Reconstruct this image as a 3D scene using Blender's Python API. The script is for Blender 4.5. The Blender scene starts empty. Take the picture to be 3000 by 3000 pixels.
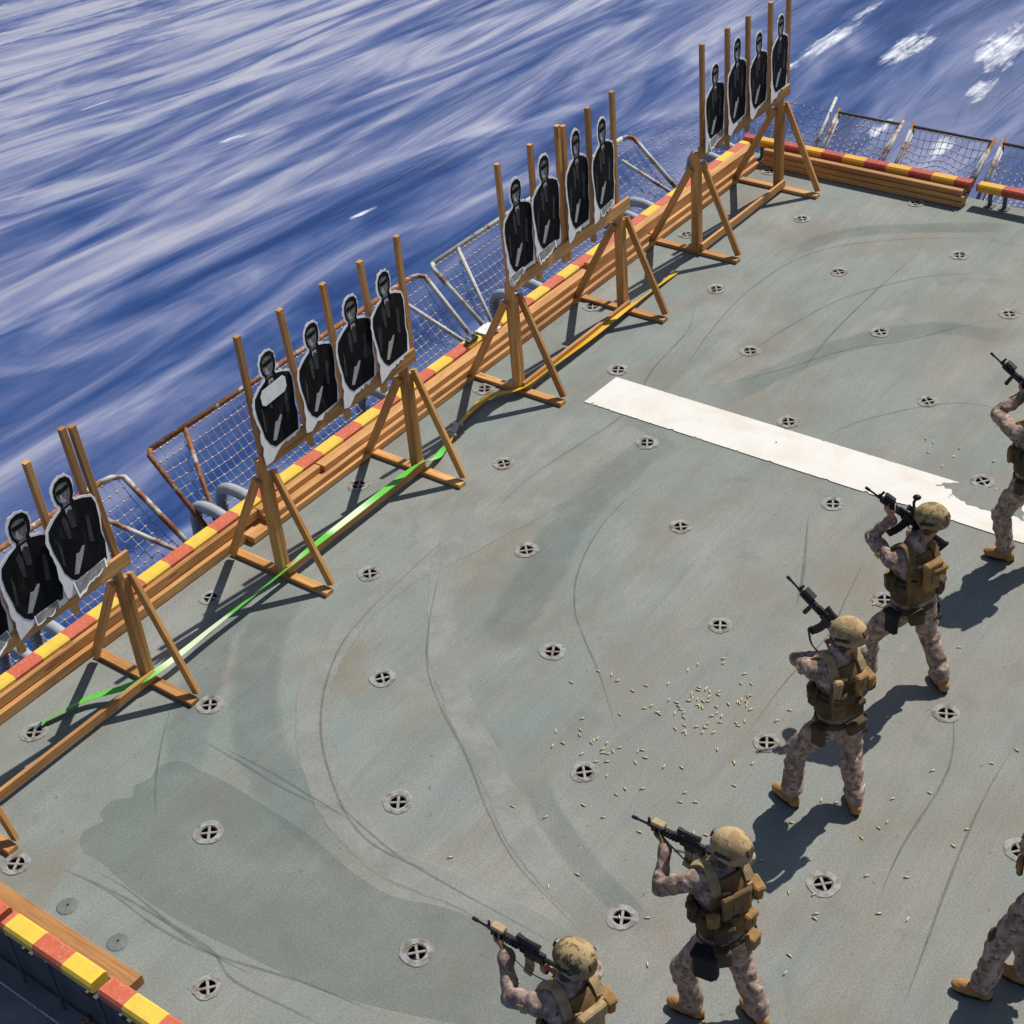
import bpy, bmesh, math, random
import numpy as np
from mathutils import Vector, Matrix, noise
random.seed(7)
SC = bpy.context.scene
COL = SC.collection

# ---------------------------------------------------------------- camera
cam = bpy.data.cameras.new("camera")
cam.sensor_width = 36.0
cam.lens = 56.415
cam.clip_start = 0.1
cam.clip_end = 20000
camo = bpy.data.objects.new("camera", cam)
COL.objects.link(camo)
camo.matrix_world = Matrix(((0.59373436, 0.50856402, -0.62357207, -9.315),
                            (-0.80113448, 0.30113429, -0.51720566, -9.695),
                            (-0.07525326, 0.80664786, 0.58622195, 9.156),
                            (0, 0, 0, 1)))
SC.camera = camo

# ---------------------------------------------------------------- sky and sun
SUN_EL, SUN_AZ = 54.0, -8.0                     # azimuth: degrees counter-clockwise from +X
sd = Vector((math.cos(math.radians(SUN_EL)) * math.cos(math.radians(SUN_AZ)),
             math.cos(math.radians(SUN_EL)) * math.sin(math.radians(SUN_AZ)),
             math.sin(math.radians(SUN_EL))))
W = bpy.data.worlds.new("World")
SC.world = W
W.use_nodes = True
nt = W.node_tree
bg = nt.nodes["Background"]
sky = nt.nodes.new("ShaderNodeTexSky")
sky.sky_type = 'NISHITA'
sky.sun_disc = False
sky.sun_elevation = math.radians(SUN_EL)
sky.sun_rotation = math.radians(90 - SUN_AZ)
nt.links.new(sky.outputs[0], bg.inputs[0])
bg.inputs[1].default_value = 0.07
sl = bpy.data.lights.new("sun", 'SUN')
sl.energy = 4.6
sl.angle = math.radians(0.5)
sl.color = (1.0, 0.955, 0.88)
so = bpy.data.objects.new("sun", sl)
COL.objects.link(so)
so.rotation_euler = sd.to_track_quat('Z', 'Y').to_euler()
SC.view_settings.view_transform = 'Standard'
SC.view_settings.look = 'None'
SC.view_settings.exposure = 0.0
SC.view_settings.gamma = 1.0

# ---------------------------------------------------------------- materials
def srgb(r, g, b):
    f = lambda c: (c / 255 / 12.92) if c <= 10 else ((c / 255 + 0.055) / 1.055) ** 2.4
    return (f(r), f(g), f(b), 1)

class NT:
    """tiny node-graph helper"""
    def __init__(s, name):
        s.m = bpy.data.materials.new(name)
        s.m.use_nodes = True
        s.t = s.m.node_tree
        s.b = s.t.nodes["Principled BSDF"]
        s.out = s.t.nodes["Material Output"]
    def n(s, typ, **kw):
        x = s.t.nodes.new(typ)
        for k, v in kw.items():
            if k == 'ins':
                for a, b in v.items():
                    if hasattr(b, 'is_output'):
                        s.t.links.new(b, x.inputs[a])
                    else:
                        x.inputs[a].default_value = b
            else:
                setattr(x, k, v)
        return x
    def link(s, a, b):
        s.t.links.new(a, b)
    def co(s, kind='Object'):
        return s.n("ShaderNodeTexCoord").outputs[kind]
    def mp(s, v, scale=(1, 1, 1), loc=(0, 0, 0), rot=(0, 0, 0)):
        return s.n("ShaderNodeMapping", ins={'Vector': v, 'Scale': scale, 'Location': loc, 'Rotation': rot}).outputs[0]
    def noise(s, v, sc=5, det=4, rough=.55, dist=0.0):
        return s.n("ShaderNodeTexNoise", ins={'Vector': v, 'Scale': sc, 'Detail': det, 'Roughness': rough, 'Distortion': dist}).outputs['Fac']
    def ramp(s, f, stops, interp='LINEAR'):
        r = s.n("ShaderNodeValToRGB")
        r.color_ramp.interpolation = interp
        e = r.color_ramp.elements
        while len(e) < len(stops):
            e.new(0.5)
        for x, (p, c) in zip(e, stops):
            x.position = p
            x.color = c if hasattr(c, '__len__') else (c, c, c, 1)
        s.link(f, r.inputs[0])
        return r.outputs[0]
    def mix(s, f, a, b, blend='MIX'):
        x = s.n("ShaderNodeMix", data_type='RGBA', blend_type=blend)
        for i, v in ((0, f), (6, a), (7, b)):
            if hasattr(v, 'is_output'):
                s.link(v, x.inputs[i])
            else:
                x.inputs[i].default_value = v
        return x.outputs[2]
    def math(s, op, a, b=0.0, c=0.0):
        x = s.n("ShaderNodeMath", operation=op)
        for i, v in enumerate((a, b, c)):
            if hasattr(v, 'is_output'):
                s.link(v, x.inputs[i])
            else:
                x.inputs[i].default_value = v
        return x.outputs[0]
    def bump(s, h, strength=.3, dist=.02):
        x = s.n("ShaderNodeBump", ins={'Height': h, 'Strength': strength, 'Distance': dist})
        s.link(x.outputs[0], s.b.inputs['Normal'])
    def base(s, c):
        if hasattr(c, 'is_output'):
            s.link(c, s.b.inputs['Base Color'])
        else:
            s.b.inputs['Base Color'].default_value = c
    def rough(s, r):
        if hasattr(r, 'is_output'):
            s.link(r, s.b.inputs['Roughness'])
        else:
            s.b.inputs['Roughness'].default_value = r

def m_plain(name, col, rough=.7, var=.25, sc=9, metal=0.0, bump=0.0):
    g = NT(name)
    f = g.noise(g.co(), sc, 5, .6)
    lo = tuple(c * (1 - var) for c in col[:3]) + (1,)
    hi = tuple(min(1, c * (1 + var)) for c in col[:3]) + (1,)
    g.base(g.ramp(f, [(.3, lo), (.7, hi)]))
    g.rough(rough)
    g.b.inputs['Metallic'].default_value = metal
    if bump:
        g.bump(g.noise(g.co(), sc * 6, 4, .6), bump, .01)
    return g.m

def m_wood(name, dark, mid, light):
    g = NT(name)
    uv = g.co('UV')
    grain = g.noise(g.mp(uv, (1.6, 45, 1)), 1.0, 5, .65, .6)
    broad = g.noise(g.mp(uv, (.7, 5, 1)), 1.0, 3, .5)
    c = g.ramp(g.math('ADD', g.math('MULTIPLY', grain, .6), g.math('MULTIPLY', broad, .4)),
               [(.36, dark), (.5, mid), (.64, light)])
    kn = g.n("ShaderNodeTexVoronoi", ins={'Vector': g.mp(uv, (1.3, 7, 1)), 'Scale': 1.0})
    k = g.ramp(kn.outputs['Distance'], [(.05, 1), (.12, 0)])
    c = g.mix(g.math('MULTIPLY', k, .7), c, (.10, .035, .012, 1))
    rnd = g.n("ShaderNodeObjectInfo").outputs['Random']
    c = g.mix(1.0, c, g.ramp(rnd, [(0, (.74, .70, .66, 1)), (.5, (1.0, .97, .92, 1)), (1, (1.16, 1.17, 1.2, 1))]), 'MULTIPLY')
    st = g.noise(g.co(), 2.3, 5, .65, .5)
    c = g.mix(g.ramp(st, [(.52, 0), (.75, .45)]), c, (.22, .12, .055, 1))
    g.base(c)
    g.rough(.62)
    g.bump(grain, .25, .006)
    return g.m

M_WOOD = m_wood("pine_wood", (.30, .13, .035, 1), (.54, .265, .078, 1), (.68, .39, .14, 1))
M_TIMBER = m_wood("timber_wood", (.30, .13, .04, 1), (.53, .26, .085, 1), (.66, .38, .15, 1))

def m_deck(name='deck_nonskid'):
    g = NT(name)
    co = g.co()
    fine = g.noise(co, 55, 3, .7)
    mid = g.noise(co, 2.2, 5, .6)
    big = g.noise(g.mp(co, (.35, .6, 1)), 1.0, 4, .55, .5)
    base = g.ramp(big, [(.30, (.235, .285, .268, 1)), (.5, (.292, .315, .288, 1)), (.68, (.345, .345, .318, 1))])
    base = g.mix(g.ramp(mid, [(.40, 0), (.70, .5)]), base, (.19, .20, .18, 1))
    # brown scuffs (rust and powder) that sit where they sit
    br = g.noise(g.mp(co, (.75, 1.1, 1), (3.1, 1.7, 0)), 1.0, 5, .6, .3)
    base = g.mix(g.ramp(br, [(.50, 0), (.70, .72)]), base, (.235, .18, .125, 1))
    wy = g.n("ShaderNodeMapRange", ins={0: g.n("ShaderNodeSeparateXYZ", ins={0: co}).outputs[1], 1: -1.5, 2: -6.5, 3: 0.0, 4: 1.0}).outputs[0]
    pw = g.noise(g.mp(co, (.5, .8, 1), (2.2, 6.1, 0)), 1.0, 5, .6, .4)
    base = g.mix(g.math('MULTIPLY', wy, g.ramp(pw, [(.35, .2), (.65, .85)])), base, (.268, .240, .205, 1))
    teal = g.noise(g.mp(co, (.35, .9, 1), (5.5, 2.5, 0), (0, 0, .5)), 1.0, 4, .55, .6)
    base = g.mix(g.ramp(teal, [(.54, 0), (.72, .5)]), base, (.215, .285, .285, 1))
    ln = g.noise(g.mp(co, (1.2, 16, 1), (0, 0, 0), (0, 0, .06)), 1.0, 4, .6, .3)
    base = g.mix(g.ramp(ln, [(.44, .22), (.60, 0)]), base, (.20, .215, .195, 1))
    oil = g.noise(g.mp(co, (1.6, 1.2, 1), (9, 4, 0)), 1.0, 6, .65, .8)
    base = g.mix(g.ramp(oil, [(.60, 0), (.74, .5)]), base, (.16, .165, .15, 1))
    # long soft sweeping streaks along the ship
    st = g.noise(g.mp(co, (.5, 3.2, 1), (0, 0, 0), (0, 0, .5)), 1.0, 4, .6, .8)
    base = g.mix(g.ramp(st, [(.5, 0), (.75, .4)]), base, (.155, .18, .172, 1))
    base = g.mix(g.ramp(st, [(.2, .3), (.42, 0)]), base, (.33, .335, .31, 1))
    base = g.mix(g.ramp(fine, [(.33, .5), (.62, 0)]), base, (.12, .13, .12, 1))
    sp = g.noise(co, 14, 2, .5)
    base = g.mix(g.ramp(sp, [(.70, 0), (.76, .5)]), base, (.09, .085, .075, 1))
    g.base(base)
    g.rough(.82)
    g.b.inputs['Specular IOR Level'].default_value = .25
    g.bump(fine, .55, .006)
    return g.m
M_DECK = m_deck()

def tie_mask(g, r=.066):
    """1 on the deck, 0 over the mouths of the tie-down sockets (regular staggered pattern)"""
    sep = g.n("ShaderNodeSeparateXYZ", ins={0: g.n("ShaderNodeNewGeometry").outputs['Position']})
    fold = lambda v, o: g.math('MULTIPLY', g.math('SUBTRACT', g.math('FRACT', g.math('ADD', g.math('DIVIDE', v, 2.1), .5 + o)), .5), 2.1)
    d = []
    for o in (0.0, .5):
        x, y = fold(sep.outputs[0], o), fold(sep.outputs[1], o)
        d.append(g.math('SQRT', g.math('ADD', g.math('MULTIPLY', x, x), g.math('MULTIPLY', y, y))))
    return g.math('GREATER_THAN', g.math('MINIMUM', d[0], d[1]), r)

def m_sheet(name, col, alpha, sc=6.0, feather=None, mask=True):
    """thin worn coat over the deck: colour with a broken-up coverage, soft towards its sides"""
    g = NT(name)
    co = g.co()
    fine = g.noise(co, 55, 3, .7)
    g.base(g.mix(g.ramp(fine, [(.35, .38), (.62, 0)]), col, tuple(c * .5 for c in col[:3]) + (1,)))
    g.rough(.8)
    g.b.inputs['Specular IOR Level'].default_value = .2
    f = g.noise(co, sc, 4, .65)
    al = g.ramp(f, [(.25, alpha * .35), (.62, alpha)])
    if feather:
        sep = g.n("ShaderNodeSeparateXYZ", ins={0: g.co('UV')})
        t, v = sep.outputs[0], sep.outputs[1]
        wob = g.math('MULTIPLY', g.math('SUBTRACT', g.noise(co, 2.5, 3, .6), .5), .35)
        v = g.math('ADD', v, wob)
        e = g.math('MULTIPLY', g.math('MULTIPLY', v, g.math('SUBTRACT', 1.0, v)), 4.0)
        e = g.ramp(e, [(.0, 0), (feather, 1)], 'EASE')
        q = g.math('MULTIPLY', g.math('MULTIPLY', t, g.math('SUBTRACT', 1.0, t)), 4.0)
        q = g.ramp(q, [(.0, 0), (.55, 1)], 'EASE')
        al = g.math('MULTIPLY', al, g.math('MULTIPLY', e, q))
    if mask:
        al = g.math('MULTIPLY', al, tie_mask(g))
    g.link(al, g.b.inputs['Alpha'])
    g.bump(fine, .5, .006)
    return g.m
def grime(m):
    """each copy a little rustier or dirtier than the next"""
    t = m.node_tree; b = t.nodes["Principled BSDF"]; src = b.inputs['Base Color'].links[0].from_socket
    oi = t.nodes.new("ShaderNodeObjectInfo"); n = t.nodes.new("ShaderNodeTexNoise"); n.noise_dimensions = '4D'
    tc = t.nodes.new("ShaderNodeTexCoord"); t.links.new(tc.outputs['Object'], n.inputs['Vector']); n.inputs['Scale'].default_value = 16; n.inputs['Detail'].default_value = 5
    k = t.nodes.new("ShaderNodeMath"); k.operation = 'MULTIPLY'; k.inputs[1].default_value = 60; t.links.new(oi.outputs['Random'], k.inputs[0]); t.links.new(k.outputs[0], n.inputs['W'])
    r = t.nodes.new("ShaderNodeValToRGB"); r.color_ramp.elements[0].position = .46; r.color_ramp.elements[1].position = .66
    t.links.new(n.outputs['Fac'], r.inputs[0])
    mx = t.nodes.new("ShaderNodeMix"); mx.data_type = 'RGBA'; t.links.new(r.outputs[0], mx.inputs[0]); t.links.new(src, mx.inputs[6]); mx.inputs[7].default_value = (.20, .135, .085, 1)
    t.links.new(mx.outputs[2], b.inputs['Base Color'])
    return m
M_TYRE = m_sheet("tyre_scuff", (.13, .14, .13, 1), .38, 4, .5)
M_BANDL = m_sheet("pale_band", (.375, .38, .355, 1), .72, 3, .30)
M_BANDD = m_sheet("dark_band", (.175, .225, .222, 1), .26, 3, .7)
M_PATCH = m_sheet("fresh_coat", (.22, .262, .244, 1), .40, 1.1)
M_PLUG = m_sheet("plug_paint", (.20, .22, .21, 1), 1.0, 2, None, False)
M_RING = m_sheet("bare_ring", (.43, .43, .415, 1), .85, 20, None, False)

grime(M_RING)

def m_white_paint():
    g = NT("white_deck_paint")
    co = g.co()
    f = g.noise(co, 3.0, 6, .65)
    c = g.ramp(f, [(.3, (.66, .62, .55, 1)), (.55, (.715, .70, .66, 1))])
    d = g.noise(g.mp(co, (2, .8, 1)), 1.3, 5, .6)
    c = g.mix(g.ramp(d, [(.50, 0), (.70, .6)]), c, (.62, .53, .40, 1))
    fine = g.noise(co, 55, 3, .7)
    c = g.mix(g.ramp(fine, [(.28, .35), (.5, 0)]), c, (.62, .58, .5, 1))
    chips = g.noise(co, 7, 6, .7)
    sx = g.n("ShaderNodeSeparateXYZ", ins={0: co}).outputs[0]
    edge = g.math('ABSOLUTE', g.math('SUBTRACT', sx, 2.72))
    lim = g.ramp(g.math('MULTIPLY', edge, 2.0), [(.52, .30), (.60, .47)])
    g.link(g.math('GREATER_THAN', chips, lim), g.b.inputs['Alpha'])
    g.base(c); g.rough(.75); g.bump(fine, .4, .005)
    return g.m
M_WHITE = m_white_paint()

def m_stripes(name, axis, period, phase, c1=(.80, .56, .055, 1), c2=(.60, .13, .065, 1)):
    """alternating hazard paint along one axis of the object"""
    g = NT(name)
    co = g.co()
    s = g.n("ShaderNodeSeparateXYZ", ins={0: co}).outputs[axis]
    t = g.math('FRACT', g.math('DIVIDE', g.math('ADD', s, phase), period))
    f = g.math('GREATER_THAN', t, .5)
    w = g.noise(co, 14, 5, .65)
    c = g.mix(f, c1, c2)
    c = g.mix(g.ramp(w, [(.45, 0), (.75, .5)]), c, g.mix(f, (.62, .36, .04, 1), (.38, .07, .035, 1)))
    chip = g.noise(co, 38, 4, .7)
    c = g.mix(g.ramp(chip, [(.57, 0), (.66, .7)]), c, (.50, .39, .28, 1))
    g.base(c); g.rough(.55); g.bump(w, .15, .01)
    return g.m
M_BAR_X = m_stripes("hazard_paint_long", 0, .61, 2.45)
M_BAR_Y = m_stripes("hazard_paint_cross", 1, .62, -.01, (.70, .36, .02, 1), (.42, .05, .03, 1))
M_BAR_N = m_stripes("hazard_paint_near", 1, .63, .11 + .0)

def m_rust_pipe(name, rust):
    g = NT(name)
    co = g.co()
    f = g.noise(co, 4.5, 6, .65)
    f2 = g.noise(co, 22, 4, .6)
    lo = .62 - rust * .3
    c = g.ramp(f2, [(.3, (.42, .42, .40, 1)), (.7, (.62, .62, .58, 1))])
    r = g.ramp(f2, [(.3, (.13, .045, .015, 1)), (.7, (.36, .14, .045, 1))])
    g.base(g.mix(g.ramp(f, [(lo - .05, 0), (lo + .05, 1)]), c, r))
    g.rough(.7); g.bump(f2, .3, .006)
    return g.m
M_PIPE_R = m_rust_pipe("rusty_pipe", .75)
M_PIPE_W = m_rust_pipe("worn_white_pipe", .12)
M_GREYPIPE = m_plain("grey_paint", (.36, .39, .42), .5, .12, 6)
M_NET = m_plain("net_cord", (.62, .50, .40), .85, .3, 30)
M_NET2 = m_plain("net_cord_grey", (.50, .47, .44), .85, .35, 30)
M_STEEL = m_plain("dark_steel", (.24, .25, .27), .55, .3, 4, 0.0, .2)
M_DKGREY = m_plain("ship_grey", (.09, .10, .11), .6, .25, 3)
M_BLACK = m_plain("black_void", (.006, .006, .007), .8, .2)
M_BRASS = m_plain("brass", (.66, .53, .29), .55, .15, 60, .45)

def m_strap(name, a, b, sc):
    g = NT(name)
    co = g.co('UV')
    f = g.noise(g.mp(co, (sc, 0.3, 1)), 1.0, 1, .3)
    wv = g.n("ShaderNodeTexNoise", ins={'Vector': g.mp(co, (260, 18, 1)), 'Scale': 1.0}).outputs['Fac']
    g.base(g.ramp(f, [(.49, a), (.55, b)])); g.rough(.5); g.bump(wv, .3, .002)
    return g.m
M_GREEN = m_strap("green_webbing", (.11, .56, .045, 1), (.66, .76, .50, 1), 1.0)
M_YELLOW = m_strap("yellow_webbing", (.70, .40, .012, 1), (.74, .50, .03, 1), .9)

def m_print():
    """dark halftone print of a target"""
    g = NT("dark_print")
    co = g.co()
    rnd = g.n("ShaderNodeObjectInfo").outputs['Random']
    sh = g.n("ShaderNodeVectorMath", operation='ADD', ins={0: g.mp(co, (9, 7, 3.2))})
    cmb = g.n("ShaderNodeCombineXYZ", ins={0: g.math('MULTIPLY', rnd, 40), 2: g.math('MULTIPLY', rnd, 23)})
    g.link(cmb.outputs[0], sh.inputs[1])
    f = g.noise(sh.outputs[0], 1.0, 6, .62, .9)
    g.base(g.ramp(f, [(.4, (.006, .006, .007, 1)), (.6, (.012, .012, .013, 1)), (.72, (.05, .05, .052, 1)), (.8, (.12, .12, .125, 1))]))
    g.rough(.85); g.b.inputs['Specular IOR Level'].default_value = .1
    return g.m
M_PRINT = m_print()
M_PAPER = m_plain("white_card", (.84, .83, .84), .7, .12, 8)
M_PRGREY = m_plain("grey_print", (.20, .20, .205), .6, .45, 22)
M_PRPALE = m_plain("pale_print", (.36, .355, .365), .6, .25, 22)

def m_camo(name, cols, sc=9.0, px=70.0):
    """digital desert camouflage: noise sampled on a small pixel grid"""
    g = NT(name)
    co = g.co()
    sn = g.n("ShaderNodeVectorMath", operation='SNAP', ins={0: co, 1: (1 / px,) * 3}).outputs[0]
    a = g.noise(sn, sc, 3, .6)
    b = g.noise(g.mp(sn, (1, 1, 1), (5, 2, 7)), sc * 1.7, 3, .65)
    c = g.ramp(a, [(.0, cols[0]), (.46, cols[1]), (.56, cols[2])], 'CONSTANT')
    c = g.mix(g.ramp(b, [(.0, 0), (.60, 1)], 'CONSTANT'), c, cols[3])
    d = g.noise(co, 3, 3, .5)
    c = g.mix(g.ramp(d, [(.4, 0), (.75, .35)]), c, (.23, .17, .15, 1))
    g.base(c); g.rough(.9)
    g.b.inputs['Specular IOR Level'].default_value = .15
    g.bump(g.noise(co, 26, 4, .6), .5, .012)
    return g.m
M_CAMO = m_camo("desert_camouflage", [(.26, .18, .14, 1), (.38, .275, .225, 1), (.50, .385, .315, 1), (.185, .12, .095, 1)], 15.0, 60.0)
M_HELM = m_camo("helmet_cover", [(.30, .20, .09, 1), (.42, .31, .16, 1), (.20, .15, .065, 1), (.10, .075, .035, 1)], 7, 90)
M_HELM2 = m_camo("sandy_helmet_cover", [(.36, .245, .12, 1), (.47, .345, .19, 1), (.40, .29, .15, 1), (.24, .165, .075, 1)], 8, 90)
def m_cloth(name, col, rough=.9):
    return m_plain(name, col, rough, .3, 16, 0, .5)
M_VEST = m_cloth("coyote_nylon", (.19, .112, .042))
M_VESTD = m_cloth("dark_coyote_nylon", (.085, .055, .024))
M_VESTL = m_cloth("pale_tan_nylon", (.40, .28, .14))
M_POUCH = m_cloth("brown_nylon", (.30, .17, .06))
M_BLKNY = m_cloth("black_nylon", (.014, .013, .013))
M_BOOT = m_plain("tan_suede", (.40, .215, .08), .9, .25, 20, 0, .4)
M_SOLE = m_plain("dark_rubber", (.03, .022, .018), .85, .2)
M_SKIN = m_plain("sunburnt_skin", (.46, .20, .13), .55, .15, 25)
M_GLOVE = m_cloth("tan_glove", (.30, .18, .085))
M_GUN = m_plain("gun_metal", (.020, .020, .022), .42, .3, 12, .3)
M_GUNT = m_plain("tan_polymer", (.40, .28, .16), .6, .15, 20)
M_LENS = m_plain("dark_lens", (.01, .01, .012), .15, .1)
M_RAG = m_plain("white_cloth", (.72, .72, .70), .9, .1, 12)
M_HAIR = m_plain("dark_hair", (.03, .018, .01), .8, .3, 30)

# ---------------------------------------------------------------- mesh builder
class MB:
    def __init__(s):
        s.v = []; s.f = []; s.uv = []; s.mi = []
    def _add(s, vs, fs, mi, uvs=None):
        o = len(s.v)
        s.v += [tuple(x) for x in vs]
        for i, f in enumerate(fs):
            s.f.append(tuple(o + k for k in f))
            s.mi.append(mi)
            s.uv.append(uvs[i] if uvs else [(0, 0)] * len(f))
        return s
    def bar(s, p0, p1, w, h, up=(0, 0, 1), mi=0, bev=0.004):
        """board from p0 to p1 (axis through its centre), w sideways, h along up; uv runs with the grain"""
        p0 = Vector(p0); p1 = Vector(p1)
        d = (p1 - p0); L = d.length; d.normalize()
        up = Vector(up); side = d.cross(up).normalized(); up = side.cross(d).normalized()
        b = min(bev, w * .3, h * .3)
        prof = [(-w/2+b, -h/2), (w/2-b, -h/2), (w/2, -h/2+b), (w/2, h/2-b), (w/2-b, h/2), (-w/2+b, h/2), (-w/2, h/2-b), (-w/2, -h/2+b)]
        vs = [p0 + d * t + side * x + up * y for t in (0, L) for x, y in prof]
        ru, rv = random.random() * 50, random.random() * 50
        per = [0]
        for i in range(8):
            a, c = prof[i], prof[(i + 1) % 8]
            per.append(per[-1] + math.hypot(a[0]-c[0], a[1]-c[1]))
        fs, uvs = [], []
        for i in range(8):
            j = (i + 1) % 8
            fs.append((i, i + 8, j + 8, j))
            uvs.append([(ru, rv + per[i]), (ru + L, rv + per[i]), (ru + L, rv + per[i+1]), (ru, rv + per[i+1])])
        fs.append(tuple(range(8))); uvs.append([(ru + y * .3, rv + x) for x, y in prof])
        fs.append(tuple(reversed(range(8, 16)))); uvs.append([(ru + y * .3, rv + x) for x, y in reversed(prof)])
        return s._add(vs, fs, mi, uvs)
    def rbox(s, c, size, R=None, bev=.01, mi=0):
        hx, hy, hz = (k / 2 for k in size)
        b = min(bev, hx * .8, hy * .8, hz * .8)
        R = R or Matrix.Identity(3); c = Vector(c)
        bm = bmesh.new()
        for sx in (-1, 1):
            for sy in (-1, 1):
                for sz in (-1, 1):
                    for q in ((hx, hy-b, hz-b), (hx-b, hy, hz-b), (hx-b, hy-b, hz)):
                        bm.verts.new(c + R @ Vector((sx*q[0], sy*q[1], sz*q[2])))
        bmesh.ops.convex_hull(bm, input=bm.verts[:])
        bm.verts.index_update()
        vs = [v.co.copy() for v in bm.verts]
        fs = [tuple(v.index for v in f.verts) for f in bm.faces]
        bm.free()
        return s._add(vs, fs, mi)
    def tube(s, pts, r, n=8, mi=0, cap=True):
        pts = [Vector(p) for p in pts]
        rs = r if hasattr(r, '__len__') else [r] * len(pts)
        tg = []
        for i in range(len(pts)):
            a = pts[max(0, i-1)]; b = pts[min(len(pts)-1, i+1)]
            tg.append((b - a).normalized())
        u = tg[0].orthogonal().normalized()
        vs = []
        for i, p in enumerate(pts):
            u = (u - tg[i] * u.dot(tg[i]))
            u = u.normalized() if u.length > 1e-6 else tg[i].orthogonal().normalized()
            w = tg[i].cross(u)
            for k in range(n):
                a = 2 * math.pi * k / n
                vs.append(p + (u * math.cos(a) + w * math.sin(a)) * rs[i])
        fs = []
        for i in range(len(pts) - 1):
            for k in range(n):
                j = (k + 1) % n
                fs.append((i*n+k, i*n+j, (i+1)*n+j, (i+1)*n+k))
        if cap:
            fs.append(tuple(reversed(range(n))))
            fs.append(tuple(range((len(pts)-1)*n, len(pts)*n)))
        return s._add(vs, fs, mi)
    def ell(s, c, r, R=None, nu=16, nv=10, mi=0):
        R = R or Matrix.Identity(3); c = Vector(c)
        vs = [c + R @ Vector((0, 0, r[2]))]
        for j in range(1, nv):
            ph = math.pi * j / nv
            for i in range(nu):
                th = 2 * math.pi * i / nu
                vs.append(c + R @ Vector((r[0]*math.sin(ph)*math.cos(th), r[1]*math.sin(ph)*math.sin(th), r[2]*math.cos(ph))))
        vs.append(c + R @ Vector((0, 0, -r[2])))
        fs = [(0, 1 + i, 1 + (i+1) % nu) for i in range(nu)]
        for j in range(nv - 2):
            for i in range(nu):
                a = 1 + j*nu + i; b = 1 + j*nu + (i+1) % nu
                fs.append((a, a+nu, b+nu, b))
        o = 1 + (nv-2)*nu
        fs += [(o + i, len(vs)-1, o + (i+1) % nu) for i in range(nu)]
        return s._add(vs, fs, mi)
    def prism(s, poly, o, ax, ay, th, mi=0):
        """flat outline (ccw in ax, ay) given a thickness th towards ax x ay"""
        o = Vector(o); ax = Vector(ax); ay = Vector(ay); n = ax.cross(ay).normalized()
        k = len(poly)
        vs = [o + ax*x + ay*y for x, y in poly] + [o + ax*x + ay*y + n*th for x, y in poly]
        fs = [tuple(reversed(range(k))), tuple(range(k, 2*k))] + [(i, (i+1) % k, (i+1) % k + k, i + k) for i in range(k)]
        return s._add(vs, fs, mi)
    def ribbon(s, pts, w, z=None, mi=0, up=(0, 0, 1), taper=False, th=0.0):
        pts = [Vector(p if len(p) == 3 else (p[0], p[1], z)) for p in pts]
        up = Vector(up); vs = []; L = [0]
        for i, p in enumerate(pts):
            a = pts[max(0, i-1)]; b = pts[min(len(pts)-1, i+1)]
            d = (b - a).normalized(); sd_ = d.cross(up).normalized()
            if i: L.append(L[-1] + (p - pts[i-1]).length)
            ww = w * ((min(1, .15 + 2.5 * min(i, len(pts)-1-i) / len(pts))) if taper else 1)
            vs += [p - sd_*ww/2, p + sd_*ww/2]
        fs = [(2*i, 2*i+1, 2*i+3, 2*i+2) for i in range(len(pts)-1)]
        uvs = [[(L[i]/L[-1], 0), (L[i]/L[-1], 1), (L[i+1]/L[-1], 1), (L[i+1]/L[-1], 0)] for i in range(len(pts)-1)]
        s._add(vs, fs, mi, uvs)
        return s
    def build(s, name, mats, parent=None, smooth=False):
        me = bpy.data.meshes.new(name)
        me.from_pydata(s.v, [], s.f)
        if not hasattr(mats, '__len__'): mats = [mats]
        for m in mats: me.materials.append(m)
        me.polygons.foreach_set('material_index', s.mi)
        me.polygons.foreach_set('use_smooth', [smooth] * len(s.f))
        ul = me.uv_layers.new(name="UVMap")
        ul.data.foreach_set('uv', [c for f in s.uv for p in f for c in p])
        me.update()
        o = bpy.data.objects.new(name, me)
        COL.objects.link(o)
        if parent is not None: o.parent = parent
        return o

def tag(o, label=None, cat=None, group=None, kind=None):
    if label: o['label'] = label
    if cat: o['category'] = cat
    if group: o['group'] = group
    if kind: o['kind'] = kind
    return o
def thing(name, label, cat, loc=(0, 0, 0), rz=0, group=None):
    o = bpy.data.objects.new(name, None)
    o.empty_display_size = .1
    COL.objects.link(o); o.location = loc; o.rotation_euler = (0, 0, rz)
    return tag(o, label, cat, group)
def kids(o): return [c for c in bpy.data.objects if c.parent == o]
def copy_tree(o, parent=None):
    c = o.copy(); COL.objects.link(c)
    if parent is not None: c.parent = parent
    for k in kids(o): copy_tree(k, c)
    return c
def smooth_path(pts, n=6):
    """Catmull-Rom through the points"""
    P = [np.array(p, float) for p in pts]
    P = [2*P[0]-P[1]] + P + [2*P[-1]-P[-2]]
    out = []
    for i in range(1, len(P)-2):
        for t in np.linspace(0, 1, n, endpoint=False):
            a, b, c, d = P[i-1:i+3]
            out.append(.5*((2*b)+(-a+c)*t+(2*a-5*b+4*c-d)*t*t+(-a+3*b-3*c+d)*t**3))
    out.append(P[-2])
    return [tuple(map(float, p)) for p in out]

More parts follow.
